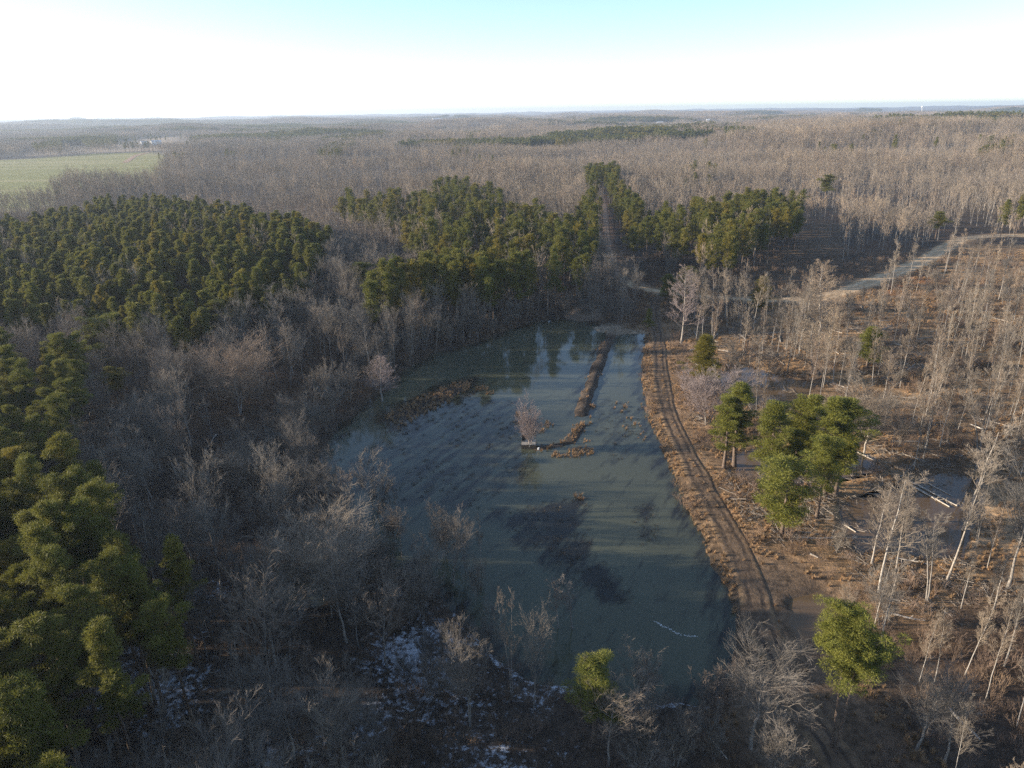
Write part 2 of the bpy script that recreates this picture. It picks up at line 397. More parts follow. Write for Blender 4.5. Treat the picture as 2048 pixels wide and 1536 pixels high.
# clear-cut strips on the middle hills
for ln in ([(870,382),(960,355),(1080,335),(1160,322)], [(1330,315),(1420,318),(1500,322)], [(1240,290),(1300,288),(1330,300)], [(980,345),(1100,350),(1180,340)]):
    q = 1 - sstep(5, 16, ldist(P(ln), xf, yf) + (n3 - .5) * 14); col = lerp(col, (0.34, 0.24, 0.155), q * 0.8)
# snow that lasted in the shade: strength kept in a second attribute
sreg = P([(150,1150),(430,1080),(620,1000),(760,1110),(960,1260),(1260,1420),(1560,1440),(1720,1490),(1760,1700),(100,1700)])
snow = (1 - sstep(-6, 6, sdist(sreg, xf, yf))) * (0.55 + 0.9 * (fbm(xf, yf, 14, 3, 6.0) - 0.5) * 2)
sreg2 = P([(0,780),(330,740),(480,830),(460,960),(380,1000),(0,900)])
snow = np.maximum(snow, (1 - sstep(-6, 6, sdist(sreg2, xf, yf))) * 0.38 * (n1 + .5))
rimp = P([(735,1108),(790,1128),(850,1160),(905,1205),(935,1250),(1000,1330),(1120,1378),(1262,1412),(1340,1412),(1430,1408)])
snow = np.maximum(snow, (1 - sstep(0.4, 1.6, ldist(rimp, xf, yf))) * 0.95)
snow *= 0.88 * (1 - sstep(.5, 1., mud)); snow = np.clip(snow, 0, 1)
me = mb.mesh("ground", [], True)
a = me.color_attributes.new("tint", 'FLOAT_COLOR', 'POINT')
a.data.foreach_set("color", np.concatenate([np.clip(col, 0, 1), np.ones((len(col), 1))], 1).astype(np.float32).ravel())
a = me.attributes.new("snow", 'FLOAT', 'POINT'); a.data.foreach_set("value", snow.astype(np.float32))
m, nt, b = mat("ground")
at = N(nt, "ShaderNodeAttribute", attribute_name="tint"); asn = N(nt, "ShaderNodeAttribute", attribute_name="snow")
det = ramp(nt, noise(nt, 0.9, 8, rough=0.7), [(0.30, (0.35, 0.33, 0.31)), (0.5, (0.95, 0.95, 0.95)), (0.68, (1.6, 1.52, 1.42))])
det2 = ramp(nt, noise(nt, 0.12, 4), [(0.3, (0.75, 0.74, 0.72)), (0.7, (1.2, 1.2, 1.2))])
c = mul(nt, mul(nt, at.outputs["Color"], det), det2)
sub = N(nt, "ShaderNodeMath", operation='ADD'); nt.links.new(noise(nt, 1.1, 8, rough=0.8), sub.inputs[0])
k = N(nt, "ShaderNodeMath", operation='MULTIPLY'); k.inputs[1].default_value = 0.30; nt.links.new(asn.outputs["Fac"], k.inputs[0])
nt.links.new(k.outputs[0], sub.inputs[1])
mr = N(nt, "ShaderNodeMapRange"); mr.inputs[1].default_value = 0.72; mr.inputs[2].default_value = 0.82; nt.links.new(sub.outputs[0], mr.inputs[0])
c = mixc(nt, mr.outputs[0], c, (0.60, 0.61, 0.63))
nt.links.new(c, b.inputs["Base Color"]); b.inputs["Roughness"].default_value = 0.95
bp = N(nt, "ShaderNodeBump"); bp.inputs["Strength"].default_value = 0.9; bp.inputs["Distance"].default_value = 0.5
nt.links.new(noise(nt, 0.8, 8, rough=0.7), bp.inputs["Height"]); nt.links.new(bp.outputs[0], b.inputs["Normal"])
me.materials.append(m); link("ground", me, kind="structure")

# ------------------------------------------------------------------ water
def water(name, poly, matr, weed=None, step=1.0, pad=5.0):
    lo = poly.min(0) - pad; hi = poly.max(0) + pad
    ax = np.arange(lo[0], hi[0] + step, step); ay = np.arange(lo[1], hi[1] + step, step)
    XX, YY = np.meshgrid(ax, ay); x, y = XX.ravel(), YY.ravel()
    d = sdist(poly, x, y); nx = len(ax)
    i = (np.arange(nx - 1)[None] + (np.arange(len(ay) - 1) * nx)[:, None]).ravel()
    q = np.stack([i, i + 1, i + 1 + nx, i + nx], 1); q = q[(d[q] < pad).any(1)]
    used = np.unique(q); mp = np.zeros(len(x), int); mp[used] = np.arange(len(used))
    mb = MB(); mb.add(np.stack([x[used], y[used], np.zeros(len(used))], 1), mp[q])
    me = mb.mesh(name, [matr], True)
    wv = weed(x[used], y[used]) if weed else np.zeros(len(used))
    a = me.attributes.new("weed", 'FLOAT', 'POINT'); a.data.foreach_set("value", wv.astype(np.float32))
    return link(name, me, kind="structure")

def water_mat(name, base, weedc, wave=0.02, rough=0.04):
    m, nt, b = mat(name)
    at = N(nt, "ShaderNodeAttribute", attribute_name="weed")
    g = N(nt, "ShaderNodeNewGeometry"); mp = N(nt, "ShaderNodeMapping"); mp.vector_type = "TEXTURE"; _q = G(930, 782) - G(665, 935); mp.inputs["Rotation"].default_value = (0, 0, atan2(_q[1], _q[0])); mp.inputs["Scale"].default_value = (4.0, 1.0, 1.0)
    nt.links.new(g.outputs["Position"], mp.inputs[0])
    nn = noise(nt, 0.55, 6, mp.outputs[0], 0.65)
    ad = N(nt, "ShaderNodeMath", operation='MULTIPLY_ADD'); nt.links.new(at.outputs["Fac"], ad.inputs[0]); ad.inputs[1].default_value = 0.34; nt.links.new(nn, ad.inputs[2])
    mr = N(nt, "ShaderNodeMapRange"); mr.inputs[1].default_value = 0.60; mr.inputs[2].default_value = 0.80; nt.links.new(ad.outputs[0], mr.inputs[0])
    lo = ramp(nt, noise(nt, 0.03, 3), [(0.35, tuple(v * 0.85 for v in base)), (0.65, tuple(v * 1.15 for v in base))])
    nt.links.new(mixc(nt, mr.outputs[0], lo, weedc), b.inputs["Base Color"])
    b.inputs["Roughness"].default_value = rough; b.inputs["IOR"].default_value = 1.33; b.inputs["Specular IOR Level"].default_value = 0.5
    bp = N(nt, "ShaderNodeBump"); bp.inputs["Strength"].default_value = wave; bp.inputs["Distance"].default_value = 0.3
    nt.links.new(noise(nt, 1.5, 3), bp.inputs["Height"]); nt.links.new(bp.outputs[0], b.inputs["Normal"])
    return m
WEED1 = P([(1015,1035),(1080,1010),(1150,998),(1168,1000),(1168,1060),(1185,1120),(1230,1150),(1260,1210),(1200,1200),(1130,1130),(1050,1070)])
WEED2 = P([(1275,1015),(1298,1012),(1302,1060),(1290,1085),(1278,1060)])
WEED3 = P([(770,870),(900,790),(1040,800),(1050,960),(900,1030),(740,1000),(660,950)])
WEED4 = P([(1185,800),(1290,800),(1330,930),(1200,930)])
WEED5 = P([(930,1020),(1010,1015),(1080,1060),(1190,1180),(1150,1200),(1010,1070)])
def pond_weed(x, y):
    w = np.zeros(len(x))
    for p, s in ((WEED1, 1.0), (WEED2, 0.9), (WEED3, 0.62), (WEED4, 0.45), (WEED5, 0.6)):
        w = np.maximum(w, s * (1 - sstep(-2, 2.5, sdist(p, x, y))))
    e = -sdist(POND, x, y); w = np.maximum(w, 0.7 * (1 - sstep(0.5, 5, e)))
    r = sdist(RIDGE, x, y); w = np.maximum(w, 0.9 * (1 - sstep(0.0, 5, r)))
    w = np.maximum(w, 0.6 * (1 - sstep(2, 5, ldist(BERM, x, y))))
    return np.maximum(w, 0.12)
M_POND = water_mat("pond_water", (0.082, 0.086, 0.056), (0.022, 0.021, 0.016))
M_SWAMP = water_mat("muddy_water", (0.125, 0.082, 0.045), (0.035, 0.025, 0.016))
water("pond_water", POND, M_POND, pond_weed)
for s in SWAMPS: water("muddy_water", s, M_SWAMP)
for s in CREEKS: water("creek_water", s, M_POND)

# ------------------------------------------------------------------ roads
def spline(pts, step=2.0):
    pts = np.asarray(pts); n = len(pts); out = []
    for i in range(n - 1):
        p0, p1, p2, p3 = pts[max(i - 1, 0)], pts[i], pts[i + 1], pts[min(i + 2, n - 1)]
        k = max(2, int(np.linalg.norm(p2 - p1) / step))
        for t in np.arange(k) / k:
            out.append(0.5 * ((2 * p1) + (-p0 + p2) * t + (2 * p0 - 5 * p1 + 4 * p2 - p3) * t * t + (-p0 + 3 * p1 - 3 * p2 + p3) * t ** 3))
    out.append(pts[-1]); return np.array(out)
def road(name, pts, width, matr, lift, prof=None):
    c = spline(pts, 1.0); t = np.gradient(c, axis=0); t /= np.linalg.norm(t, axis=1, keepdims=True); nrm = np.stack([-t[:, 1], t[:, 0]], 1)
    K = 13; u = np.linspace(-1, 1, K)
    wd = width / 2 * (1 + 0.25 * (fbm(c[:, 0], c[:, 1], 7, 2, 3.0) - 0.5) * 2)
    p = c[:, None] + nrm[:, None] * (u[None, :, None] * wd[:, None, None])
    x, y = p[..., 0].ravel(), p[..., 1].ravel()
    z = ground_z(x, y) + lift; uu = np.tile(u, len(c))
    z += np.where(np.abs(uu) > 0.95, -0.12, 0)
    z -= 0.05 * np.exp(-((np.abs(uu) - 0.45) / 0.13) ** 2)
    i = (np.arange(K - 1)[None] + (np.arange(len(c) - 1) * K)[:, None]).ravel()
    mb = MB(); mb.add(np.stack([x, y, z], 1), np.stack([i, i + 1, i + 1 + K, i + K], 1))
    me = mb.mesh(name, [matr], True); a = me.attributes.new("across", 'FLOAT', 'POINT'); a.data.foreach_set("value", uu.astype(np.float32))
    return link(name, me, kind="structure")
def road_mat(name, c_mid, c_rut, c_edge):
    m, nt, b = mat(name)
    at = N(nt, "ShaderNodeAttribute", attribute_name="across")
    ab = N(nt, "ShaderNodeMath", operation='ABSOLUTE'); nt.links.new(at.outputs["Fac"], ab.inputs[0])
    wb = N(nt, "ShaderNodeMath", operation='MULTIPLY_ADD'); nt.links.new(noise(nt, 0.5, 5), wb.inputs[0]); wb.inputs[1].default_value = 0.42; nt.links.new(ab.outputs[0], wb.inputs[2])
    c = ramp(nt, wb.outputs[0], [(0.28, c_mid), (0.45, c_mid), (0.55, c_rut), (0.70, c_rut), (0.82, c_mid), (1.0, c_edge)])
    d = ramp(nt, noise(nt, 0.8, 7, rough=0.7), [(0.3, (0.55, 0.53, 0.5)), (0.7, (1.3, 1.3, 1.3))])
    brk = ramp(nt, noise(nt, 0.16, 6, rough=0.65), [(0.42, (0, 0, 0)), (0.6, (1, 1, 1))])
    c = mixc(nt, brk, c, mixc(nt, noise(nt, 0.7, 4), c_mid, c_rut))
    nt.links.new(mul(nt, c, d), b.inputs["Base Color"]); b.inputs["Roughness"].default_value = 0.95
    bp = N(nt, "ShaderNodeBump"); bp.inputs["Strength"].default_value = 0.6; bp.inputs["Distance"].default_value = 0.3
    nt.links.new(noise(nt, 1.3, 6), bp.inputs["Height"]); nt.links.new(bp.outputs[0], b.inputs["Normal"])
    return m
M_ROAD = road_mat("sandy_road", (0.50, 0.34, 0.19), (0.64, 0.47, 0.29), (0.38, 0.23, 0.11))
M_TRACK = road_mat("rutted_track", (0.185, 0.125, 0.078), (0.065, 0.048, 0.036), (0.21, 0.14, 0.08))
M_LANE = road_mat("clay_lane", (0.30, 0.19, 0.12), (0.42, 0.29, 0.20), (0.20, 0.12, 0.07))
road("dirt_road", ROAD[:11], 8.5, M_ROAD, 0.10)
road("dirt_road", ROAD[10:], 5.0, M_ROAD, 0.10)
road("forest_lane", LANE, 3.6, M_LANE, 0.12)
road("levee_track", TRACK, 4.2, M_TRACK, 0.11)
road("field_track", P([(250,326),(262,318),(275,311),(300,305)]), 9, M_LANE, 0.2)

# ------------------------------------------------------------------ tree shapes
def grow(Pl, Rr, n, ratio, ang, up, K, rg, tmin=0.15, tmax=1.0, jit=0.15, rk=0.6, taper=0.25, falloff=0.5):
    M, Kp, _ = Pl.shape
    t = rg.random((M, n)) * (tmax - tmin) + tmin
    f = t * (Kp - 1); i0 = np.minimum(f.astype(int), Kp - 2); fr = (f - i0)[..., None]
    rows = np.arange(M)[:, None]
    a = Pl[rows, i0]; b = Pl[rows, i0 + 1]; st = a * (1 - fr) + b * fr; tn, _, _ = frame(b - a)
    rr = Rr[rows, i0] * (1 - fr[..., 0]) + Rr[rows, i0 + 1] * fr[..., 0]
    v = rg.normal(size=(M, n, 3)); v -= (v * tn).sum(-1, keepdims=True) * tn; v /= np.linalg.norm(v, axis=-1, keepdims=True) + 1e-9
    an = ang * (0.7 + 0.6 * rg.random((M, n, 1)))
    d = tn * np.cos(an) + v * np.sin(an)
    L = np.linalg.norm(np.diff(Pl, axis=1), axis=-1).sum(1)[:, None] * ratio * (1 - falloff * t) * (0.6 + 0.7 * rg.random((M, n)))
    st = st.reshape(-1, 3); d = d.reshape(-1, 3); L = L.reshape(-1); rr = rr.reshape(-1) * rk
    pts = [st]; p = st
    for k in range(K - 1):
        d = d + np.array([0, 0, up]) + rg.normal(size=d.shape) * jit
        d /= np.linalg.norm(d, axis=1, keepdims=True); p = p + d * (L / (K - 1))[:, None]; pts.append(p)
    Rn = rr[:, None] * np.linspace(1, taper, K)[None]
    return np.stack(pts, 1), Rn
def draw(mb, Pl, Rr, k=3, m=0, rmin=0.008):
    Rr = np.maximum(Rr, rmin)
    for s in range(Pl.shape[1] - 1): segs(mb, Pl[:, s], Pl[:, s + 1], Rr[:, s], Rr[:, s + 1], k, m)

def bare_tree(seed, H, W, cb, form='vase', lod=0, stems=1, dens=1.0, lean=0.02, girth=1.0):
    """trunk mesh and branch mesh of a leafless tree; lod 0 near, 1 middle, 2 far"""
    rg = np.random.default_rng(seed); T = MB(); C = MB()
    tr = []; rad = []
    for s in range(stems):
        K = 9; z = np.linspace(0, 1, K); a = rg.random() * 6.28
        ln = (0.0 if stems == 1 else 0.10 + 0.07 * rg.random()) + lean * rg.random()
        off = np.array([cos(a), sin(a)])
        h = H * (1 if s == 0 else 0.78 + 0.2 * rg.random())
        top = {'vase': 0.80, 'narrow': 0.97, 'cone': 0.98}[form]
        xy = off[None] * (z[:, None] ** 1.4) * ln * h + np.cumsum(rg.normal(size=(K, 2)) * (0.0035 if form == 'narrow' else 0.006) * h, 0) * (z[:, None] > 0.05)
        p = np.concatenate([xy + (off * 0.25 if stems > 1 else 0), (z * h * top)[:, None]], 1); p[0, 2] = -0.5
        r0 = girth * (0.0085 * H + 0.03) * (1 if stems == 1 else 0.75); r = r0 * (1 - 0.86 * z ** 0.9); r[0] *= 1.35
        tube(T, p, r, 7 if lod == 0 else (4 if lod == 1 else 3)); tr.append(p); rad.append(r)
    TP = np.array(tr); TR = np.array(rad)
    nl = int({0: 30, 1: 15, 2: 7}[lod] * dens) if stems == 1 else int({0: 19, 1: 9, 2: 5}[lod] * dens)
    trunkL = H
    if form == 'vase':
        L1, R1 = grow(TP, TR, nl, W / trunkL * 0.95, 0.72, 0.20, 6, rg, cb, 1.0, 0.10, 0.62, 0.25, 0.15)
    elif form == 'narrow':
        L1, R1 = grow(TP, TR, nl, W / trunkL * 0.85, 0.75, 0.16, 5, rg, cb, 1.0, 0.12, 0.5, 0.25, 0.55)
    else:
        L1, R1 = grow(TP, TR, int(nl * 1.5), W / trunkL * 0.85, 1.0, 0.12, 5, rg, cb, 1.0, 0.10, 0.45, 0.25, 0.8)
    fat = {0: 1.0, 1: 2.0, 2: 3.6}[lod]
    draw(C, L1, R1, 4 if lod == 0 else 3, 0, 0.012 * fat)
    n2 = {0: 6, 1: 5, 2: 5}[lod]
    L2, R2_ = grow(L1, R1, n2, 0.50, 0.60, 0.16, 4 if lod == 0 else 3, rg, 0.25, 1.0, 0.12, 0.6, 0.3, 0.45)
    if lod == 2:
        draw(C, L2, R2_, 3, 0, 0.055); return T, C
    draw(C, L2, R2_, 3, 0, 0.012 * fat)
    L3, R3 = grow(L2, R2_, 5 if lod == 0 else 4, 0.62, 0.55, 0.14, 3 if lod == 0 else 2, rg, 0.2, 1.0, 0.15, 0.6, 0.4, 0.4)
    draw(C, L3, R3, 3, 0, 0.009 * fat)
    if lod == 0:
        L4, R4 = grow(L3, R3, 4, 0.7, 0.5, 0.1, 2, rg, 0.2, 1.0, 0.15, 0.7, 0.4, 0.4)
        draw(C, L4, R4, 3, 0, 0.007)
    return T, C

def pine_tree(seed, H, W, cb, lod=0, shape='round', stems=1, dens=1.0):
    rg = np.random.default_rng(seed); T = MB(); C = MB()
    for s in range(stems):
        K = 9; z = np.linspace(0, 1, K); a = rg.random() * 6.28 if s == 0 else a + pi
        off = np.array([cos(a), sin(a)]); ln = 0.012 if stems == 1 else 0.05
        h = H * (1 if s == 0 else 0.92)
        xy = off[None] * z[:, None] * ln * h + np.cumsum(rg.normal(size=(K, 2)) * 0.004 * h, 0) + off * (0.0 if stems == 1 else 0.35)
        p = np.concatenate([xy, (z * h * 0.97)[:, None]], 1); p[0, 2] = -0.5
        r0 = 0.009 * H + 0.05; r = r0 * (1 - 0.85 * z); r[0] *= 1.3
        tube(T, p, r, 7 if lod == 0 else 4)
        nb = int({0: 74, 1: 56, 2: 20}[lod] * dens / stems ** 0.4)
        t = np.sort(rg.random(nb)) ** 0.85
        if shape == 'round': prof = np.sqrt(np.clip(1 - ((t - 0.38) / 0.66) ** 2, 0, 1)) * 1.0
        elif shape == 'cone': prof = (1 - t) ** 0.75 * 0.95 + 0.07
        else: prof = np.clip(0.35 + 0.9 * t, 0, 1) * np.sqrt(np.clip(1 - ((t - 0.45) / 0.6) ** 2, 0, 1))
        lump = 0.74 + 0.24 * np.sin(t * 11 + seed)
        az = rg.random(nb) * 6.283
        lump = lump * (0.8 + 0.35 * np.sin(az * 2 + seed * 1.3 + t * 4))
        rr = W / 2 * prof * lump * (0.30 + 0.85 * rg.random(nb) ** 0.7)
        zc = (cb + (1 - cb) * t) * h
        ctr = np.stack([np.interp(zc, p[:, 2], p[:, 0]), np.interp(zc, p[:, 2], p[:, 1]), zc], 1)
        endp = ctr + np.stack([np.cos(az) * rr, np.sin(az) * rr, rr * 0.18 * (0.3 + t) + rg.normal(size=nb) * 0.2], 1)
        base = ctr - np.array([0, 0, 1.0]) * (rr * 0.22)[:, None]
        segs(C, base, endp, 0.045 * (1 - 0.5 * t) * (H / 18), np.full(nb, 0.015), 3, 0)
        # needle clumps at the branch ends and half way
        half = rg.random(nb) < 0.55
        cen = np.concatenate([endp, (base * 0.42 + endp * 0.58)[half]])
        nbd = {0: 190, 1: 54, 2: 12}[lod]; bl = {0: 0.30, 1: 0.44, 2: 1.25}[lod]; bw = {0: 0.032, 1: 0.095, 2: 0.55}[lod]
        rc = ((0.36 if lod == 0 else 0.48) + 0.34 * rg.random(len(cen))) * (W / 6.0) ** 0.5
        n = len(cen) * nbd; ci = np.repeat(np.arange(len(cen)), nbd)
        dr = rg.normal(size=(n, 3)); dr[:, 2] = dr[:, 2] * 0.8 + 0.35; dr /= np.linalg.norm(dr, axis=1, keepdims=True)
        pos = cen[ci] + dr * (rc[ci] * (0.25 + 0.75 * rg.random(n) ** 0.5))[:, None] * np.array([1.15, 1.15, 0.7])
        dd = dr + rg.normal(size=(n, 3)) * 0.55; _, aa, bb = frame(dd); dd /= np.linalg.norm(dd, axis=1, keepdims=True)
        ph = rg.random(n)[:, None] * 6.28; sd_ = aa * np.cos(ph) + bb * np.sin(ph)
        l = bl * (0.6 + 0.7 * rg.random(n))[:, None]
        v = np.stack([pos - sd_ * bw, pos + sd_ * bw, pos + dd * l], 1).reshape(-1, 3)
        C.add(v, np.arange(3 * n).reshape(-1, 3), 1)
    return T, C

def join2(T, C, map_t=0, map_c=None):
    J = MB(); J.merge(T)
    J.merge(C, mofs=1); return J

protos = {}
def reg(key, T, C, tmats, cmats):
    protos[key] = dict(trunk=T.mesh("trunk", tmats, True), crown=C.mesh("crown", cmats), T=T, C=C, tm=tmats, cm=cmats)
def hgt(key): return protos[key]['H']

VASE = []; NARROW = []; SMALLB = []; VM = []; NM = []; WHIP = []
def mk(key, lst, kind, **k):
    if kind == 'bare': T, C = bare_tree(**k); reg(key, T, C, [M_BARK], [M_TWIG if lst is VM or lst is NM else M_TWIG_SHADE])
    lst.append(key); protos[key]['H'] = k['H']
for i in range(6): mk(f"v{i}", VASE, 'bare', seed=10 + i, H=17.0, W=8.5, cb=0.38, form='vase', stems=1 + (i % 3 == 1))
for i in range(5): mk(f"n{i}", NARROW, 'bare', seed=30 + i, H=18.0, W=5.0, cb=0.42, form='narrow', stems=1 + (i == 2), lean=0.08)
for i in range(5):
    T, C = bare_tree(seed=130 + i, H=20.0, W=4.6, cb=0.36, form='narrow', dens=1.35, lean=0.10, girth=0.56); reg(f"w{i}", T, C, [M_BARKP], [M_TWIG]); protos[f"w{i}"]['H'] = 20.0; WHIP.append(f"w{i}")
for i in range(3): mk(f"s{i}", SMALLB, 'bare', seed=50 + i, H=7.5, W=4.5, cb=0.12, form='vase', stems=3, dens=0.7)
for i in range(5): mk(f"vm{i}", VM, 'bare', seed=70 + i, H=17.0, W=7.5, cb=0.38, form='vase', lod=1, stems=1 + (i % 3 == 1))
for i in range(4): mk(f"nm{i}", NM, 'bare', seed=90 + i, H=18.0, W=5.0, cb=0.38, form='narrow', lod=1, lean=0.06)
PINE = []; PM = []
def mkp(key, lst, nm=None, **k):
    T, C = pine_tree(**k); reg(key, T, C, [M_PBARK], [M_PBARK, nm or M_NEEDLE]); protos[key]['H'] = k['H']; lst.append(key)
for i in range(5): mkp(f"p{i}", PINE, seed=200 + i, H=20.0, W=6.2, cb=0.52, shape='round')
PSTAND = []
for i in range(5): mkp(f"q{i}", PSTAND, seed=220 + i, H=17.0, W=4.4, cb=0.58, lod=1, shape='round', dens=1.15)
for i in range(3): mkp(f"pm{i}", PM, seed=240 + i, H=20.0, W=6.5, cb=0.40, lod=1, shape='round')
HERO = []
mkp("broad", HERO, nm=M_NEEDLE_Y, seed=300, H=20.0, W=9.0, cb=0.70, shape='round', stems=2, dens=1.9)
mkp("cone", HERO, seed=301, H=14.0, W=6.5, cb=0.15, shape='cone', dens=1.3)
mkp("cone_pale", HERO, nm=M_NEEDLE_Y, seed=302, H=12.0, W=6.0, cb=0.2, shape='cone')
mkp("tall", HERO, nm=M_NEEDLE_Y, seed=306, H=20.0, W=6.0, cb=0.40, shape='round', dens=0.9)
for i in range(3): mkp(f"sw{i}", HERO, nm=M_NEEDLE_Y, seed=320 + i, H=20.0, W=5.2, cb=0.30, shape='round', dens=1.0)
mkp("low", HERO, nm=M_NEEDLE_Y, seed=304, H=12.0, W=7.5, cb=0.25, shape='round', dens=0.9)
T, C = bare_tree(seed=310, H=22, W=8.0, cb=0.22, form='cone', dens=1.7); reg("pink", T, C, [M_BARK], [M_TWIGP]); protos["pink"]['H'] = 22
T, C = bare_tree(seed=311, H=12, W=7.5, cb=0.15, form='vase', stems=3, dens=1.5); reg("pinkbush", T, C, [M_BARK], [M_TWIGP]); protos["pinkbush"]['H'] = 12
T, C = bare_tree(seed=314, H=12, W=6.5, cb=0.16, form='vase', stems=3, dens=1.5); reg("fan", T, C, [M_BARKP], [M_TWIGP]); protos["fan"]['H'] = 12
T, C = bare_tree(seed=315, H=22, W=9.0, cb=0.14, form='cone', dens=2.2); reg("spire", T, C, [M_BARK], [M_TWIG]); protos["spire"]['H'] = 22
T, C = bare_tree(seed=313, H=15, W=14.0, cb=0.25, form='vase', stems=2, dens=2.6); reg("bigfan", T, C, [M_BARKP], [M_TWIG]); protos["bigfan"]['H'] = 15
T, C = bare_tree(seed=312, H=12, W=9.0, cb=0.25, form='vase', stems=1, dens=1.8); reg("roundbare", T, C, [M_BARK], [M_TWIG]); protos["roundbare"]['H'] = 12

placed = []          # (x, y, radius) of trees standing on their own
def rand_scale(rg, a, b): return a + (b - a) * rg.random()

def tree_at(name, key, x, y, H, wscale=1.0, rz=None, tilt=(0, 0), label=None, cat=None, group=None):
    p = protos[key]; s = H / p['H']; z = float(ground_z(x, y)[0])
    e = bpy.data.objects.new(name, None); COL.objects.link(e); e.empty_display_size = 1
    e.location = (x, y, z - 0.05); e.scale = (s * wscale, s * wscale, s)
    e.rotation_euler = (tilt[0], tilt[1], rng.random() * 6.28 if rz is None else rz)
    e["label"] = label; e["category"] = cat
    if group: e["group"] = group
    for part in ('trunk', 'crown'):
        o = bpy.data.objects.new(part, p[part]); COL.objects.link(o); o.parent = e
    return e

PLABEL = "pine tree"; BLABEL = "bare tree"
def hero(kind, key, bx, by, ty, label, wpx=None, tilt=(0, 0), group=None, rz=None):
    b = G(bx, by, 0.4); H = top_height(b, ty); ws = 1.0
    if 'top' not in protos[key]: protos[key]['top'] = np.percentile(np.concatenate(protos[key]['C'].v)[:, 2], 99.5)
    wt = 0.5 * (wpx or 40) / FPX * np.hypot(b[0], b[1]) * 0.25; H = (H - wt) * protos[key]['H'] / protos[key]['top']
    if wpx:
        d = proj(b[0], b[1], H * 0.7)[2]; wm = wpx * d / FPX
        nat = protos[key].get('Wn')
        if nat is None:
            v = np.concatenate(protos[key]['C'].v); nat = protos[key]['Wn'] = np.percentile(np.abs(v[:, :2]), 96) * 2
        ws = wm / (nat * H / protos[key]['H']); ws = min(max(ws, 0.45), 2.2)
    placed.append((b[0], b[1], 3.2))
    return tree_at({'pine': 'pine_tree', 'bare': 'bare_tree'}[kind], key, b[0], b[1], H, ws, rz, tilt, label, {'pine': PLABEL, 'bare': BLABEL}[kind], group)

HP = [("broad", 1668, 1505, 1235, "large double-trunked pine standing alone on bare mud at the pond's near right corner", 122),
      ("tall", 1180, 1500, 1310, "sunlit yellow-green pine rising from dark bare woods at the pond's near shore", 88),
      ("sw0", 1449, 935, 790, "shorter of the two pines beside the levee track, leaning over its shrubs", 75),
      ("sw2", 1470, 928, 757, "taller of the two pines beside the levee track, with a pointed crown", 80),
      ("sw1", 1540, 975, 800, "pine at the left end of the clump in the muddy swamp", 72),
      ("sw0", 1583, 945, 783, "highest pine of the clump in the muddy swamp, dark green top", 75),
      ("sw1", 1612, 950, 778, "pine in the middle of the swamp clump, behind the pale one", 60),
      ("tall", 1583, 968, 850, "pale yellowish pine in front of the swamp clump", 80),
      ("sw1", 1648, 985, 790, "dark pine second from the right in the swamp clump", 70),
      ("sw2", 1672, 990, 795, "round-crowned dark pine at the right end of the swamp clump", 85),
      ("tall", 1632, 1035, 868, "slim pale pine with a long bare trunk at the swamp's near edge", 62),
      ("low", 1563, 1068, 905, "low spreading pine on the brown bank in front of the swamp clump", 125),
      ("cone", 1398, 765, 664, "broad cone-shaped pine beside the levee track near the pink bushes", 92),
      ("cone", 1525, 622, 550, "lone dark conical pine beside the shaded dirt road", 46),
      ("cone", 1376, 612, 530, "dark pine half hidden right of the tall pinkish tree", 52),
      ("cone_pale", 1335, 604, 546, "small pine half hidden left of the tall pinkish tree", 42),
      ("cone_pale", 1735, 735, 650, "yellow-green pine among bare trees in the brown clearing", 55),
      ("cone_pale", 1298, 662, 618, "small green cedar beside the track north of the pond", 15),
      ("p0", 640, 590, 510, "small pine among bare trees right of the green hill stand", 50),
      ("p3", 452, 715, 598, "lit pine leaning out of the hill stand's near edge", 66),
      ("low", 214, 740, 625, "round lone pine with drooping side limbs below the hill stand", 95),
      ("p2", 243, 830, 733, "short pine between bare trees left of the big grey crown", 42),
      ("p4", 1868, 490, 420, "pine beside bare trees above the bend of the sandy road", 34),
      ("p1", 1648, 415, 348, "single pine rising above the far grey woods right of the pine clump", 30),
      ("p0", 735, 630, 528, "end pine of the shaded row above the pond, lit on its left side", 60)]
for k in HP: hero('pine', k[0], k[1], k[2], k[3], k[4], k[5])
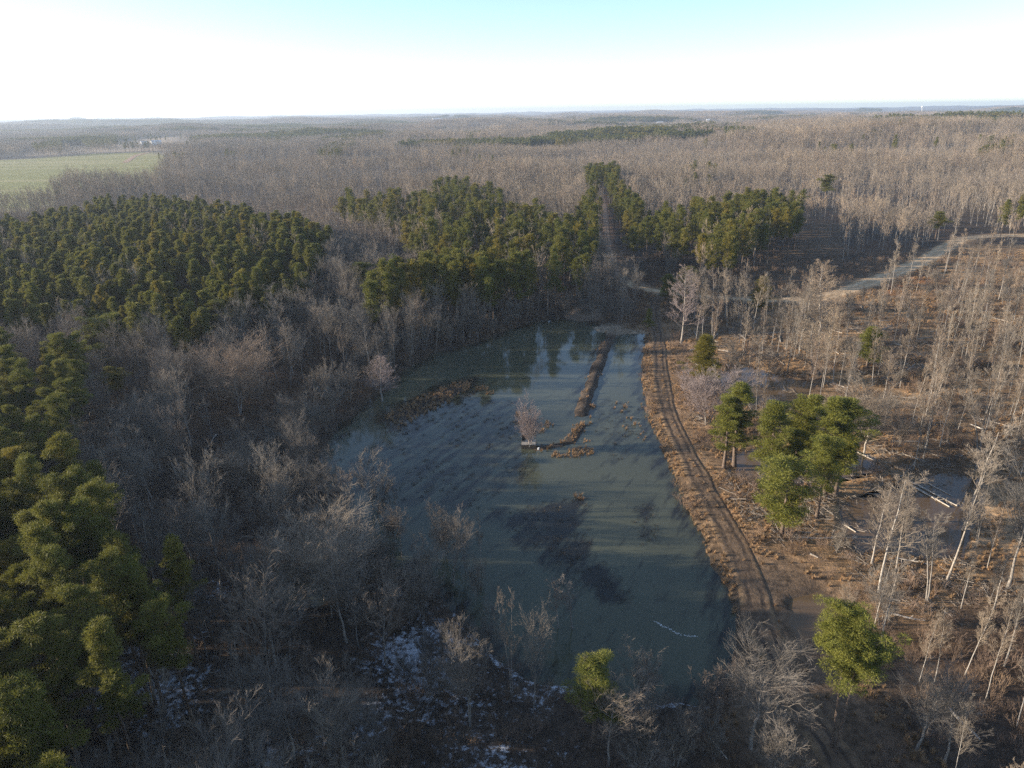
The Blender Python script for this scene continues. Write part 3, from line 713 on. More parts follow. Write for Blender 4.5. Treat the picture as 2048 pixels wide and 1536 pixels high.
HB = [("fan", 1060, 893, 795, "pale twin-stemmed bare tree growing beside the wooden blind in the pond", 55),
      ("pink", 1362, 688, 524, "tall pinkish bare tree with dense conical crown beside the track", 62),
      ("spire", 1637, 670, 510, "tallest grey spire-shaped bare tree below the sandy road", 92),
      ("spire", 1600, 700, 562, "grey conical bare tree left of the tallest spire", 88),
      ("spire", 1622, 750, 632, "dense grey bare tree in front of the spire-shaped pair", 85),
      ("pinkbush", 1415, 850, 722, "dense pinkish bare thicket tree beside the levee track", 100),
      ("pinkbush", 1378, 800, 752, "low pinkish bush right beside the levee ruts", 42),
      ("s0", 1470, 748, 664, "whitish bushy bare tree at the edge of the upper swamp pool", 66),
      ("s1", 1535, 750, 672, "bare tree cluster right behind the upper swamp pool", 60),
      ("roundbare", 1728, 905, 738, "wide rounded bare tree right of the pine clump", 130),
      ("w0", 1757, 1192, 932, "white-trunked bare tree in front of the muddy pool, leaning right", 85),
      ("w1", 1742, 1130, 960, "slim white bare tree just left of the leaning white-trunked one", 60),
      ("n3", 1928, 1055, 815, "tall bare tree with a flared base at the muddy pool's right end", 85),
      ("v0", 2014, 1178, 905, "large white-trunked bare tree at the photo's right edge above the logs", 120),
      ("v3", 1830, 1505, 1330, "spreading bare tree with many limbs at the bottom right corner woods", 130),
      ("v2", 1885, 1532, 1365, "bare tree right of the spreading one in the bottom right corner", 110),
      ("v5", 1502, 1500, 1268, "pale wide-branching bare tree at the pond's near right shore", 165),
      ("v0", 1216, 1535, 1350, "pale bare tree in front of the yellow-green pine", 115),
      ("v1", 940, 1455, 1213, "sunlit twin-crowned bare tree on the near shore of the pond", 120),
      ("n2", 1025, 1400, 1183, "left one of two reddish-topped bare trees on the near pond shore", 55),
      ("v3", 1066, 1425, 1205, "right one of two reddish-topped bare trees on the near pond shore", 70),
      ("n4", 1118, 1250, 1143, "left of two small bare trees standing in the pond's shallow edge", 48),
      ("n0", 1146, 1252, 1142, "right of two small bare trees standing in the pond's shallow edge", 52),
      ("bigfan", 645, 1195, 983, "largest sunlit bare crown on the left shore of the pond", 235),
      ("v4", 905, 1168, 1013, "bare tree with lit twig tips standing in the pond's near edge", 75),
      ("bigfan", 480, 830, 648, "broad grey bare tree with lit crown left of the pond", 160),
      ("v0", 272, 948, 785, "leftmost of the whitish forked bare trees in the left woods", 60),
      ("v2", 300, 950, 790, "middle whitish forked bare tree in the left woods", 80),
      ("v5", 320, 942, 795, "rightmost of the whitish forked bare trees in the left woods", 75),
      ("v3", 185, 870, 733, "fan-shaped bare tree left of the whitish forked group", 85),
      ("roundbare", 492, 985, 878, "low rounded reddish bare crown left of the pond's corner", 120),
      ("v0", 590, 1536, 1330, "pale many-branched bare tree at the bottom of the photo over snow", 160),
      ("v2", 690, 1530, 1345, "pale bare tree right of the many-branched one at the bottom", 130),
      ("n1", 560, 705, 566, "tall slim bare tree before the hill stand's right end", 50),
      ("v4", 298, 735, 614, "bare tree with lit round crown before the hill stand", 62),
      ("v3", 162, 705, 594, "fan-shaped bare tree beside the lone drooping pine", 95),
      ("v1", 702, 640, 503, "twin bare tree left of the shaded pine row", 72),
      ("v5", 385, 1130, 985, "lit fan-shaped bare crown behind the lower left pines", 120),
      ("v2", 775, 1335, 1148, "bare tree with brown tips between the snow patches and the pond", 100),
      ("n2", 1224, 610, 500, "forked pale bare tree beside the spoil mound", 45),
      ("pink", 765, 800, 700, "dense reddish young tree on the pond's left shore", 60),
      ("n3", 1590, 690, 600, "slim bare tree at the left foot of the grey spires", 40)]
for k in HB: hero('bare', k[0], k[1], k[2], k[3], k[4], k[5])

# ------------------------------------------------------------------ where everything else grows
def near_placed(x, y, f=1.0):
    r = np.zeros(len(x), bool)
    for px, py, pr in placed: r |= (x - px) ** 2 + (y - py) ** 2 < (pr * f) ** 2
    return r
def jgrid(x0, x1, y0, y1, s, seed, j=0.42):
    rg = np.random.default_rng(seed)
    xx, yy = np.meshgrid(np.arange(x0, x1, s), np.arange(y0, y1, s)); n = xx.size
    return xx.ravel() + rg.uniform(-j, j, n) * s, yy.ravel() + rg.uniform(-j, j, n) * s, rg
def view_wedge(x, y, left=110, right=40):
    return (x > -(0.80 * y + left)) & (x < 0.80 * y + right) & (y > 12)
WATERS = [POND] + SWAMPS + CREEKS
def dry(x, y, pad=1.0):
    m = np.ones(len(x), bool)
    for s in WATERS: m &= sdist(s, x, y) > pad
    return m
STANDS = [ST_HILL, ST_MID, ST_ROW, ST_RIGHT, ST_LANE, ST_LANE2, ST_FAR] + ST_LOW

pines = []   # x, y, H, wscale, key list id, area
def fill_pine(polys, s, H0, H1, keys, area, seed, keep=1.0):
    allp = np.concatenate(polys); lo, hi = allp.min(0), allp.max(0)
    x, y, rg = jgrid(lo[0], hi[0], lo[1], hi[1], s, seed, 0.55)
    m = np.zeros(len(x), bool)
    for p in polys: m |= inside(p, x, y)
    m &= dry(x, y) & ~near_placed(x, y) & (ldist(LANE, x, y) > 3.6) & (ldist(ROAD, x, y) > 6) & (rg.random(len(x)) < keep)
    for a, b in zip(x[m], y[m]):
        pines.append((a, b, H0 + (H1 - H0) * rg.random(), 0.85 + 0.35 * rg.random(), keys[rg.integers(len(keys))], area))
fill_pine([ST_HILL], 4.7, 11.5, 19.2, PSTAND, 'hill', 1, 0.88)
fill_pine([ST_MID], 6.4, 14, 23, PM, 'mid', 2, 0.72)
fill_pine([ST_ROW], 4.8, 20, 23.5, PM, 'row', 3, 0.95)
fill_pine([ST_RIGHT], 6.0, 15, 22.5, PM, 'right', 4, 0.85)
fill_pine([ST_LANE, ST_LANE2], 7.5, 15, 21, PM, 'lane', 5, 0.7)
fill_pine([ST_FAR], 7, 17, 22, PM, 'far', 6, 0.9)
fill_pine(ST_LOW[:1], 6.0, 17, 22, PINE, 'low', 7, 0.9)
fill_pine(ST_LOW[1:], 5.0, 18, 23.5, PINE, 'low', 8, 0.92)
fill_pine([P([(-1000,840),(10,840),(20,1200),(60,1400),(40,2200),(-1400,2200)], 9)], 4.2, 6.5, 11, ['cone', 'cone', 'low'], 'young', 12, 0.9)  # mostly unseen understory, added to stop low sun passing beneath the crowns
fill_pine(ST_DIST[:1], 13, 15, 19, PM, 'dist', 9, 0.9)
fill_pine(ST_DIST[1:], 11, 14, 19, PM, 'dist', 10, 0.7)
x, y, rg = jgrid(-2500, 2500, 420, 2600, 40, 11)      # scattered pines in the grey forest
m = view_wedge(x, y) & (rg.random(len(x)) < 0.25 * sstep(0.5, 0.68, fbm(x, y, 260, 3, 2.2)) + 0.012) & (sdist(FIELD, x, y) > 5)
for a, b in zip(x[m], y[m]):
    for _ in range(rg.integers(1, 6)): pines.append((a + rg.normal() * 11, b + rg.normal() * 11, rg.uniform(12, 19), rg.uniform(.8, 1.3), PM[rg.integers(3)], 'dist'))

bares = []
def add_bare(x, y, rg, H0, H1, keys, area, w0=0.8, w1=1.2, tilt=0.04):
    for a, b in zip(x, y):
        bares.append((a, b, rg.uniform(H0, H1), rg.uniform(w0, w1), keys[rg.integers(len(keys))], area, rg.normal() * tilt, rg.normal() * tilt))
common = lambda x, y: dry(x, y, 0.8) & ~near_placed(x, y, 0.9) & (ldist(TRACK, x, y) > 4) & (ldist(ROAD, x, y) > 6.5) & (ldist(LANE, x, y) > 3.2)
def no_stand(x, y):
    m = np.ones(len(x), bool)
    for s in STANDS: m &= ~inside(s, x, y)
    return m
# woods left of and in front of the pond
x, y, rg = jgrid(-300, 200, 12, 300, 5.0, 21, 0.5)
left_wood = lambda x, y: (sdist(OPEN_R, x, y) > 0) & (ldist(TRACK, x, y) > 7) & (sdist(MUD, x, y) > 1)
m = view_wedge(x, y, 190) & common(x, y) & left_wood(x, y) & no_stand(x, y) & (rg.random(len(x)) < 0.92 - 0.35 * sstep(0.5, 0.62, fbm(x, y, 22, 3, 31.0)))
m &= (sdist(GAP, x, y) > 2)
qx, qy, _ = proj(x, y, np.zeros(len(x)))
m &= ~((qx > 1120) & (qy > 1370)) | (rg.random(len(x)) < 0.18)
m &= ~((qx > 780) & (qy > 1150)) | (rg.random(len(x)) < 0.5)
shd = sdist(POND, x, y); m &= ~((shd < 22) & (y < 165)) | (rg.random(len(x)) < 0.22)
H = 9 + 7 * fbm(x, y, 40, 3, 4.4)
mm = m & (rg.random(len(x)) < 0.72); add_bare(x[mm], y[mm], rg, 10, 16.5, VASE + NARROW[:2], 'left')
mm = m & ~mm; add_bare(x[mm], y[mm], rg, 6, 10, SMALLB + VASE, 'left')
x, y, rg = jgrid(-150, 60, 40, 260, 4.0, 22)          # undergrowth trees round the shore
d = sdist(POND, x, y); m = (d > 0.2) & (d < 14) & common(x, y) & left_wood(x, y) & (rg.random(len(x)) < 0.6)
add_bare(x[m], y[m], rg, 4.5, 8, SMALLB, 'shore')
x, y, rg = jgrid(-150, 60, 40, 260, 2.6, 23)          # pale poles along the far shore
shore = P([(640,700),(760,745),(830,715),(960,680),(1060,640),(1140,630)])
d = ldist(shore, x, y); m = (d < 8) & (sdist(POND, x, y) > 0.3) & (rg.random(len(x)) < 0.30)
add_bare(x[m], y[m], rg, 9, 14, NARROW, 'poles', 0.35, 0.6, 0.12)
x, y, rg = jgrid(-150, 60, 40, 200, 6, 24)            # a few standing in the shallows
d = sdist(POND, x, y); m = (d < -0.5) & (d > -9) & (y < 115) & (x < 5) & (rg.random(len(x)) < 0.8) & ~near_placed(x, y)
add_bare(x[m], y[m], rg, 5, 10, NARROW + SMALLB, 'shore', 0.7, 1.1)
# thin tall trees in the right clearing
x, y, rg = jgrid(0, 420, 25, 300, 6.2, 25)
op = (sdist(OPEN_R, x, y) < 0)
px_, py_, _ = proj(x, y, np.zeros(len(x)))
dens = 0.66 * sstep(0.34, 0.58, fbm(x, y, 26, 3, 7.0)) + 0.16
dens = np.where((px_ > 1700) & (py_ > 1100), dens * 1.6, dens)
dens = np.where(py_ < 640, dens * 0.35, dens); dens = np.where((px_ < 1700) & (py_ > 820), dens * 0.25, dens)
dens = np.where(ldist(TRACK, x, y) < 10, 0.0, dens); dens = np.where(ldist(ROAD[:11], x, y) < 15, dens * .3, dens)
m = op & view_wedge(x, y, 0, 60) & common(x, y) & (rg.random(len(x)) < dens)
add_bare(x[m], y[m], rg, 10, 20, WHIP * 2 + NARROW[:3], 'clearing', 0.7, 1.1, 0.035)
x, y, rg = jgrid(0, 420, 25, 300, 5.0, 26)
m = (sdist(OPEN_R, x, y) < 0) & view_wedge(x, y, 0, 60) & common(x, y) & (ldist(TRACK, x, y) > 9) & (rg.random(len(x)) < 0.14)
add_bare(x[m], y[m], rg, 3.5, 7, SMALLB, 'clearing')
# bottom right corner woods
x, y, rg = jgrid(10, 120, 12, 100, 4.6, 27)
m = (sdist(OPEN_R, x, y) > -4) & (sdist(MUD, x, y) > 1) & common(x, y) & (ldist(TRACK, x, y) > 5) & (x > 0.55 * y) & (rg.random(len(x)) < 0.38)
add_bare(x[m], y[m], rg, 8, 15, NARROW + WHIP * 2, 'corner', 0.7, 1.1, 0.03)
# belt behind the pond and the wider middle forest
x, y, rg = jgrid(-1250, 1250, 200, 1350, 5.3, 28)
Dm = np.hypot(x, y)
m = view_wedge(x, y, 120, 60) & ((Dm > 300) | ((y > 250) | (x > 90))) & (sdist(OPEN_R, x, y) > 0)
m &= ~((ldist(ROAD[:11], x, y) < 26) & (x < 175) & (rg.random(len(x)) < 0.85))
m &= (Dm < 1300) & common(x, y) & no_stand(x, y) & (sdist(FIELD, x, y) > 2) & (sdist(FIELD2, x, y) > 2)
m &= ~((y < 300) & (x > -260) & (x < 200)) | (sdist(GAP, x, y) < 1e9) & (y >= 300)
gapd = sdist(GAP, x, y); m &= (gapd > 0) | (rg.random(len(x)) < 0.08)
thin = sstep(0.50, 0.60, fbm(x, y, 120, 3, 12.0)); 
for ln in ([(870,382),(960,355),(1080,335),(1160,322)], [(1330,315),(1420,318),(1500,322)], [(1240,290),(1300,288),(1330,300)], [(980,345),(1100,350),(1180,340)]):
    m &= ~((ldist(P(ln), x, y) < 10) & (rg.random(len(x)) < 0.85))
m &= rg.random(len(x)) < (0.93 - 0.62 * thin)
tallf = fbm(x, y, 90, 3, 15.0)
mm = m & (rg.random(len(x)) < 0.5)
def varied(mm, keys, w0, w1):
    hh = 7.5 + 15 * fbm(x, y, 110, 3, 41.0)
    for a, b, h in zip(x[mm], y[mm], hh[mm]): bares.append((a, b, h * rg.uniform(.8, 1.2), rg.uniform(w0, w1), keys[rg.integers(len(keys))], 'forest', rg.normal() * .04, rg.normal() * .04))
varied(mm, VM, 0.8, 1.2)
mm = m & ~mm; varied(mm, NM, 0.8, 1.25)
x, y, rg = jgrid(-220, 200, 150, 560, 9.0, 29)
m = (inside(ST_HILL, x, y) & (rg.random(len(x)) < .10)) | (inside(ST_MID, x, y) & (rg.random(len(x)) < .5)) | (inside(ST_RIGHT, x, y) & (rg.random(len(x)) < .3))
add_bare(x[m], y[m], rg, 15, 21, VM + NM, 'forest')
print("pines", len(pines), "bares", len(bares))

# ------------------------------------------------------------------ individuals (those that show largest) and the mass behind them
PTXT = {'hill': ("pine in the dense green stand on the left hill", "pines of the hill stand"),
        'mid': ("pine in the central stand behind the shaded row", "pines of the central stand"),
        'row': ("tall pine in the shaded row on the pond's far shore", "pines in the shaded row"),
        'right': ("pine in the tall clump right of the forest lane", "pines of the right clump"),
        'lane': ("pine standing along the forest lane behind the pond", "pines along the lane"),
        'young': ("added young low pine blocking sun under the tall pines at the photo's left edge", "young pines added to shade below the lower left stand"),
        'low': ("tall pine in the lower left stand with sunlit crown", "pines of the lower left stand")}
BTXT = {'left': ("leafless grey tree in the shaded woods left of and below the pond", "leafless trees of the shaded woods"),
        'shore': ("low leafless tree or bush at the shaded edge of the pond", "low leafless trees at the pond edge"),
        'poles': ("thin pale leaning tree on the pond's far left shore", "thin pale trees on the far shore"),
        'clearing': ("thin leafless tree standing in the sunlit brown clearing", "thin trees of the sunlit clearing"),
        'corner': ("leafless tree in the bottom right corner woods", "leafless trees of the bottom right corner")}
def score(t):
    px, py, d = proj(t[0], t[1], t[2] * 0.8); pb = proj(t[0], t[1], 0)
    ok = d > 5 and 5 < px < 2043 and 215 < py < 1525
    return (t[2] * (0.4 + t[3]) / d) if ok else -1
pines.sort(key=score, reverse=True); bares.sort(key=score, reverse=True)
NP = 300 - len(HP) - 5; NB = 300 - len(HB) - 5
ip = [t for t in pines[:NP] if score(t) > 0 and t[5] in PTXT]; ipset = set(id(t) for t in ip)
ib = [t for t in bares[:NB] if score(t) > 0 and t[5] in BTXT]; ibset = set(id(t) for t in ib)
for t in ip:
    tree_at("pine_tree", t[4], t[0], t[1], t[2], t[3], None, (rng.normal() * .02, rng.normal() * .02), PTXT[t[5]][0], PLABEL, PTXT[t[5]][1])
for t in ib:
    tree_at("bare_tree", t[4], t[0], t[1], t[2], t[3], None, (t[6], t[7]), BTXT[t[5]][0], BLABEL, BTXT[t[5]][1])

def instancer(name, keys_meshes, pts, kind="stuff", label=None, cat=None):
    """one object whose node modifier stands copies of a few shapes on its points"""
    src = bpy.data.collections.new(name + "_shapes")
    for i, me in enumerate(keys_meshes):
        src.objects.link(bpy.data.objects.new(f"{name}_shape_{i:03d}", me))
    n = len(pts['x']); me = bpy.data.meshes.new(name); me.vertices.add(n)
    me.vertices.foreach_set("co", np.stack([pts['x'], pts['y'], pts['z']], 1).astype(np.float32).ravel())
    a = me.attributes.new("idx", 'INT', 'POINT'); a.data.foreach_set("value", np.asarray(pts['i'], np.int32))
    a = me.attributes.new("rot", 'FLOAT_VECTOR', 'POINT'); a.data.foreach_set("vector", np.asarray(pts['r'], np.float32).ravel())
    a = me.attributes.new("scl", 'FLOAT_VECTOR', 'POINT'); a.data.foreach_set("vector", np.asarray(pts['s'], np.float32).ravel())
    o = link(name, me, kind=kind, label=label, cat=cat)
    ng = bpy.data.node_groups.new(name, 'GeometryNodeTree')
    ng.interface.new_socket("Geometry", in_out='INPUT', socket_type='NodeSocketGeometry')
    ng.interface.new_socket("Geometry", in_out='OUTPUT', socket_type='NodeSocketGeometry')
    gi = ng.nodes.new("NodeGroupInput"); go = ng.nodes.new("NodeGroupOutput")
    ci = ng.nodes.new("GeometryNodeCollectionInfo"); ci.inputs[0].default_value = src
    ci.inputs["Separate Children"].default_value = True; ci.inputs["Reset Children"].default_value = True
    ip_ = ng.nodes.new("GeometryNodeInstanceOnPoints"); ip_.inputs["Pick Instance"].default_value = True
    def at(nm, ty):
        q = ng.nodes.new("GeometryNodeInputNamedAttribute"); q.data_type = ty; q.inputs[0].default_value = nm
        return [s for s in q.outputs if s.enabled and s.name == "Attribute"][0]
    e2r = ng.nodes.new("FunctionNodeEulerToRotation")
    L = ng.links
    L.new(gi.outputs[0], ip_.inputs["Points"]); L.new(ci.outputs[0], ip_.inputs["Instance"])
    L.new(at("idx", 'INT'), ip_.inputs["Instance Index"]); L.new(at("rot", 'FLOAT_VECTOR'), e2r.inputs[0])
    L.new(e2r.outputs[0], ip_.inputs["Rotation"]); L.new(at("scl", 'FLOAT_VECTOR'), ip_.inputs["Scale"]); L.new(ip_.outputs[0], go.inputs[0])
    md = o.modifiers.new("copies", 'NODES'); md.node_group = ng
    return o

def mass(name, trees, extra_meshes, extra_pts, label, cat):
    keys = sorted(set(t[4] for t in trees)); ki = {k: i for i, k in enumerate(keys)}
    meshes = []
    for k in keys:
        p = protos[k]; J = MB(); J.merge(p['T']); J.merge(p['C'], mofs=1)
        meshes.append(J.mesh(name + "_" + k, p['tm'] + p['cm']))
    x = np.array([t[0] for t in trees]); y = np.array([t[1] for t in trees]); z = ground_z(x, y) - 0.05
    s = np.array([t[2] / protos[t[4]]['H'] for t in trees]); wv = np.array([t[3] for t in trees])
    rz = np.random.default_rng(5).random(len(x)) * 6.28
    r = np.stack([[t[6] if len(t) > 6 else 0.0 for t in trees], [t[7] if len(t) > 7 else 0.0 for t in trees], rz], 1)
    S = np.stack([s * wv, s * wv, s], 1); I = np.array([ki[t[4]] for t in trees])
    if extra_meshes:
        ex, ey, ei, es, er = extra_pts
        ez = ground_z(ex, ey)
        x = np.concatenate([x, ex]); y = np.concatenate([y, ey]); z = np.concatenate([z, ez]); I = np.concatenate([I, ei + len(keys)])
        S = np.concatenate([S, np.stack([es, es, np.ones(len(es))], 1)]); r = np.concatenate([r, np.stack([er * 0, er * 0, er], 1)])
        meshes += extra_meshes
    return instancer(name, meshes, dict(x=x, y=y, z=z, i=I, r=r, s=S), label=label, cat=cat)

# far forest: patches of many small trees
def patch(seed, size, n, pine=False):
    rg = np.random.default_rng(seed); lib = []
    for i in range(5):
        T, C = (bare_tree(seed * 10 + i, 16, 7.5, 0.35, 'vase' if i % 2 else 'narrow', 2) if not pine else pine_tree(seed * 10 + i, 17, 7, 0.4, 2))
        J = MB(); J.merge(T); J.merge(C, mofs=1); lib.append(J)
    o = MB(); g = int(sqrt(n)); 
    for a in range(g):
        for b in range(g):
            o.merge(lib[rg.integers(5)], tr=((a + .5 + rg.uniform(-.45, .45)) * size / g - size / 2, (b + .5 + rg.uniform(-.45, .45)) * size / g - size / 2, rg.normal() * 0.5), sc_=rg.uniform(0.8, 1.2), rz=rg.random() * 6.28)
    return o.mesh("patch", [M_BARK, M_TWIG] if not pine else [M_PBARK, M_PBARK, M_NEEDLE])
# spots of the far buildings, found where each sight line comes down to roof height
def far_spot(px, py, h, D0=600):
    d = F_ * FPX + R2 * (px - 1024.0) - U2 * (py - 768.0); d = d / np.hypot(d[0], d[1])
    for D in np.arange(D0, 9000, 20.0):
        if CAM_H + d[2] * D < ground_z(d[0] * D, d[1] * D)[0] + h: break
    return d[0] * D, d[1] * D
FARB = [(288, 285, 6, 14, 9), (312, 284, 7, 22, 10), (875, 239, 12, 60, 22), (1320, 246, 7, 26, 11), (1416, 240, 6, 13, 8)]
FARP = [far_spot(a, b, h) for a, b, h, _, _ in FARB]
def near_far(x, y):
    r = np.zeros(len(x), bool)
    for (a, b) in FARP:
        L = np.hypot(a, b); u = (x * a + y * b) / L; v = np.abs(x * b - y * a) / L
        r |= (v < 65) & (u > L - 260) & (u < L + 40)
    return r
patches = [patch(400 + i, 48, 64) for i in range(5)]
x, y, rg = jgrid(-5600, 5600, 1250, 7200, 46, 31, 0.15); Dd = np.hypot(x, y)
m = (np.abs(x) < 0.82 * y + 60) & (Dd > 1290) & (Dd < 6800) & (sdist(FIELD, x, y) > 20) & (sdist(FIELD2, x, y) > 20)
m &= ~near_far(x, y)
m &= rg.random(len(x)) < 0.95 - 0.5 * sstep(0.62, 0.72, fbm(x, y, 500, 3, 21.0))
x, y = x[m], y[m]
ppa = [patch(500 + i, 48, 49, True) for i in range(2)]
pn = fbm(x * 0.6, y, 330, 3, 33.0) > 0.665
mass("bare_woodland", [t for t in bares if id(t) not in ibset], patches, (x[~pn], y[~pn], rg.integers(0, 5, (~pn).sum()), np.full((~pn).sum(), 1.05), rg.integers(0, 4, (~pn).sum()) * pi / 2),
     "grey-brown leafless forest stretching behind the pond to the horizon", "forest")
mass("pine_woodland", [t for t in pines if id(t) not in ipset], ppa, (x[pn], y[pn], rg.integers(0, 2, pn.sum()), np.full(pn.sum(), 1.05), rg.integers(0, 4, pn.sum()) * pi / 2),
     "dark green pine trees massed on the left hill and scattered to the horizon", "forest")
# ------------------------------------------------------------------ low growth (nobody could count it)
def tuft(seed, n, h, spread, wd, matr, curl=0.5):
    rg = np.random.default_rng(seed); mb = MB()
    a = rg.random(n) * 6.283; r = spread * 0.35 * rg.random(n); b = np.stack([np.cos(a) * r, np.sin(a) * r, np.full(n, -0.05)], 1)
    a2 = a + rg.normal(size=n) * 0.5; l = h * (0.5 + 0.6 * rg.random(n)); o = spread * (0.2 + 0.5 * rg.random(n))
    mid = b + np.stack([np.cos(a2) * o * 0.4, np.sin(a2) * o * 0.4, l * 0.6], 1); tip = b + np.stack([np.cos(a2) * o, np.sin(a2) * o, l * (1 - curl * 0.3 * rg.random(n))], 1)
    sdv = np.stack([-np.sin(a2), np.cos(a2), np.zeros(n)], 1) * wd
    v = np.stack([b - sdv, b + sdv, mid + sdv * 0.8, mid - sdv * 0.8, tip], 1).reshape(-1, 3); k = np.arange(n)[:, None] * 5
    mb.add(v, k + np.array([[0, 1, 2, 3]])); mb.add(v, k + np.array([[3, 2, 4]]))
    return mb.mesh("tuft", [matr])
def shrub(seed, n, h, spread, matr):
    rg = np.random.default_rng(seed); mb = MB(); a = rg.random(n) * 6.28; r = spread * rg.random(n) ** .5 * 0.5
    b = np.stack([np.cos(a) * r, np.sin(a) * r, np.full(n, -.05)], 1)
    t = b + np.stack([np.cos(a) * r * .6 + rg.normal(size=n) * .2, np.sin(a) * r * .6 + rg.normal(size=n) * .2, h * (.5 + .6 * rg.random(n))], 1)
    Pl = np.stack([b, (b + t) / 2 + rg.normal(size=b.shape) * .06, t], 1); Rr = np.tile([.016, .012, .007], (n, 1)); draw(mb, Pl, Rr)
    L2, r2 = grow(Pl, Rr, 5, .5, .6, .15, 2, rg, .25); draw(mb, L2, r2, 3, 0, .008)
    return mb.mesh("shrub", [matr])
def scatter(name, meshes, x, y, rg, s0, s1, label, cat, z=None, hz_=(0.7, 1.2)):
    n = len(x); s = rg.uniform(s0, s1, n)
    z = ground_z(x, y) if z is None else z
    r = np.stack([rg.normal(size=n) * .06, rg.normal(size=n) * .06, rg.random(n) * 6.28], 1)
    return instancer(name, meshes, dict(x=x, y=y, z=z, i=rg.integers(0, len(meshes), n), r=r, s=np.stack([s, s, s * rg.uniform(*hz_, n)], 1)), label=label, cat=cat)
GR = [tuft(600 + i, 46, 0.75, 0.55, 0.018, M_GRASS) for i in range(3)]
BR = [shrub(620 + i, 26, 1.5, 1.5, M_BRUSH) for i in range(4)]
WD = [tuft(640 + i, 26, 0.30, 0.5, 0.022, M_WEED) for i in range(3)]
x, y, rg = jgrid(20, 300, 20, 330, 0.95, 41)
tr = ldist(TRACK, x, y); d = sdist(POND, x, y); n1 = fbm(x, y, 6, 3, 1.5)
pr = np.where((tr > 2.1) & (tr < 11) & (d > -0.3), 0.75 * sstep(0.35, 0.55, n1) + 0.15, 0.0)
pr = np.where((tr < 0.35), 0.35, pr)
op = (sdist(OPEN_R, x, y) < 0) & (tr > 2.3); pr = np.maximum(pr, op * (0.05 + 0.55 * sstep(0.5, 0.62, n1)))
pr *= (sdist(MUD, x, y) > 0) * 0.9 + 0.1
m = dry(x, y, 0.2) & (rg.random(len(x)) < pr) & (ldist(ROAD, x, y) > 4.5) & (x < 0.85 * y + 20); gx1, gy1 = x[m], y[m]
x, y, rg = jgrid(-60, 60, 90, 260, 0.7, 42)
rd_ = sdist(RIDGE, x, y); b1 = ldist(BERM, x, y); b2 = ldist(BERM2, x, y)
clumps = np.zeros(len(x), bool)
for cx, cy, rr in ((1160, 905, 2.4), (1150, 912, 1.6), (1172, 898, 1.2), (1113, 911, 1.1), (1130, 912, .8), (1172, 884, .9), (1163, 850, 1.2), (1183, 845, .7), (1182, 835, .7), (1187, 812, .8), (1158, 995, 1.1), (1094, 850, 1.6), (1082, 862, 1.2), (1040, 830, 1.4), (1035, 845, .9), (965, 778, 2.0), (980, 785, 1.5)):
    c = G(cx, cy); clumps |= (x - c[0]) ** 2 + (y - c[1]) ** 2 < (rr * (0.7 + 0.6 * fbm(x, y, 2, 2, 3.0))) ** 2
m = clumps | ((rd_ < 0.3) & (rg.random(len(x)) < 0.55)) | ((b1 < 2.4) & (rg.random(len(x)) < 0.02)) | ((b2 < 1.7) & (rg.random(len(x)) < 0.35))
st = G(1290, 840); ee = (y > 0) & (sdist(P([(1210,798),(1292,800),(1310,850),(1290,900),(1240,860)]), x, y) < 0) & (rg.random(len(x)) < 0.05); m |= ee
gx2, gy2 = x[m], y[m]
gx_, gy_ = np.concatenate([gx1, gx2]), np.concatenate([gy1, gy2])
scatter("dead_grass", GR, gx_, gy_, rg, 0.6, 1.35, "tan dead grass tufts along the levee, berm and clearing", "dead grass", np.maximum(ground_z(gx_, gy_), -0.08))
x, y, rg = jgrid(-150, 330, 14, 330, 1.9, 43); tr = ldist(TRACK, x, y); d = sdist(POND, x, y); n1 = fbm(x, y, 9, 3, 8.5)
pr = np.where((tr > 2.6) & (tr < 10), 0.55 * sstep(0.42, 0.6, n1), 0.0)
pr = np.maximum(pr, (sdist(OPEN_R, x, y) < 0) * 0.35 * sstep(0.45, 0.65, n1) * (tr > 3))
pr = np.maximum(pr, ((sdist(OPEN_R, x, y) > 0) & (x < 0.5 * y)) * (0.55 * sstep(0.25, 0.5, n1)) * (tr > 4))
pr = np.where((x > .45 * y) & (y < 85) & (tr > 4), 0.45, pr); pr = np.where((d > 0) & (d < 9) & (tr > 5), 0.5, pr); pr *= np.where(sdist(MUD, x, y) < 1, 0.05, 1.0)
gp_ = (sdist(GAP, x, y) < 2); pr = np.where(gp_, 0.4, pr)
m = view_wedge(x, y, 20, 20) & dry(x, y, 0.1) & (rg.random(len(x)) < pr) & (ldist(ROAD, x, y) > 5) & (ldist(LANE, x, y) > 5)
scatter("underbrush", BR, x[m], y[m], rg, 0.6, 1.5, "brown brush and saplings covering the woodland floor and banks", "underbrush")
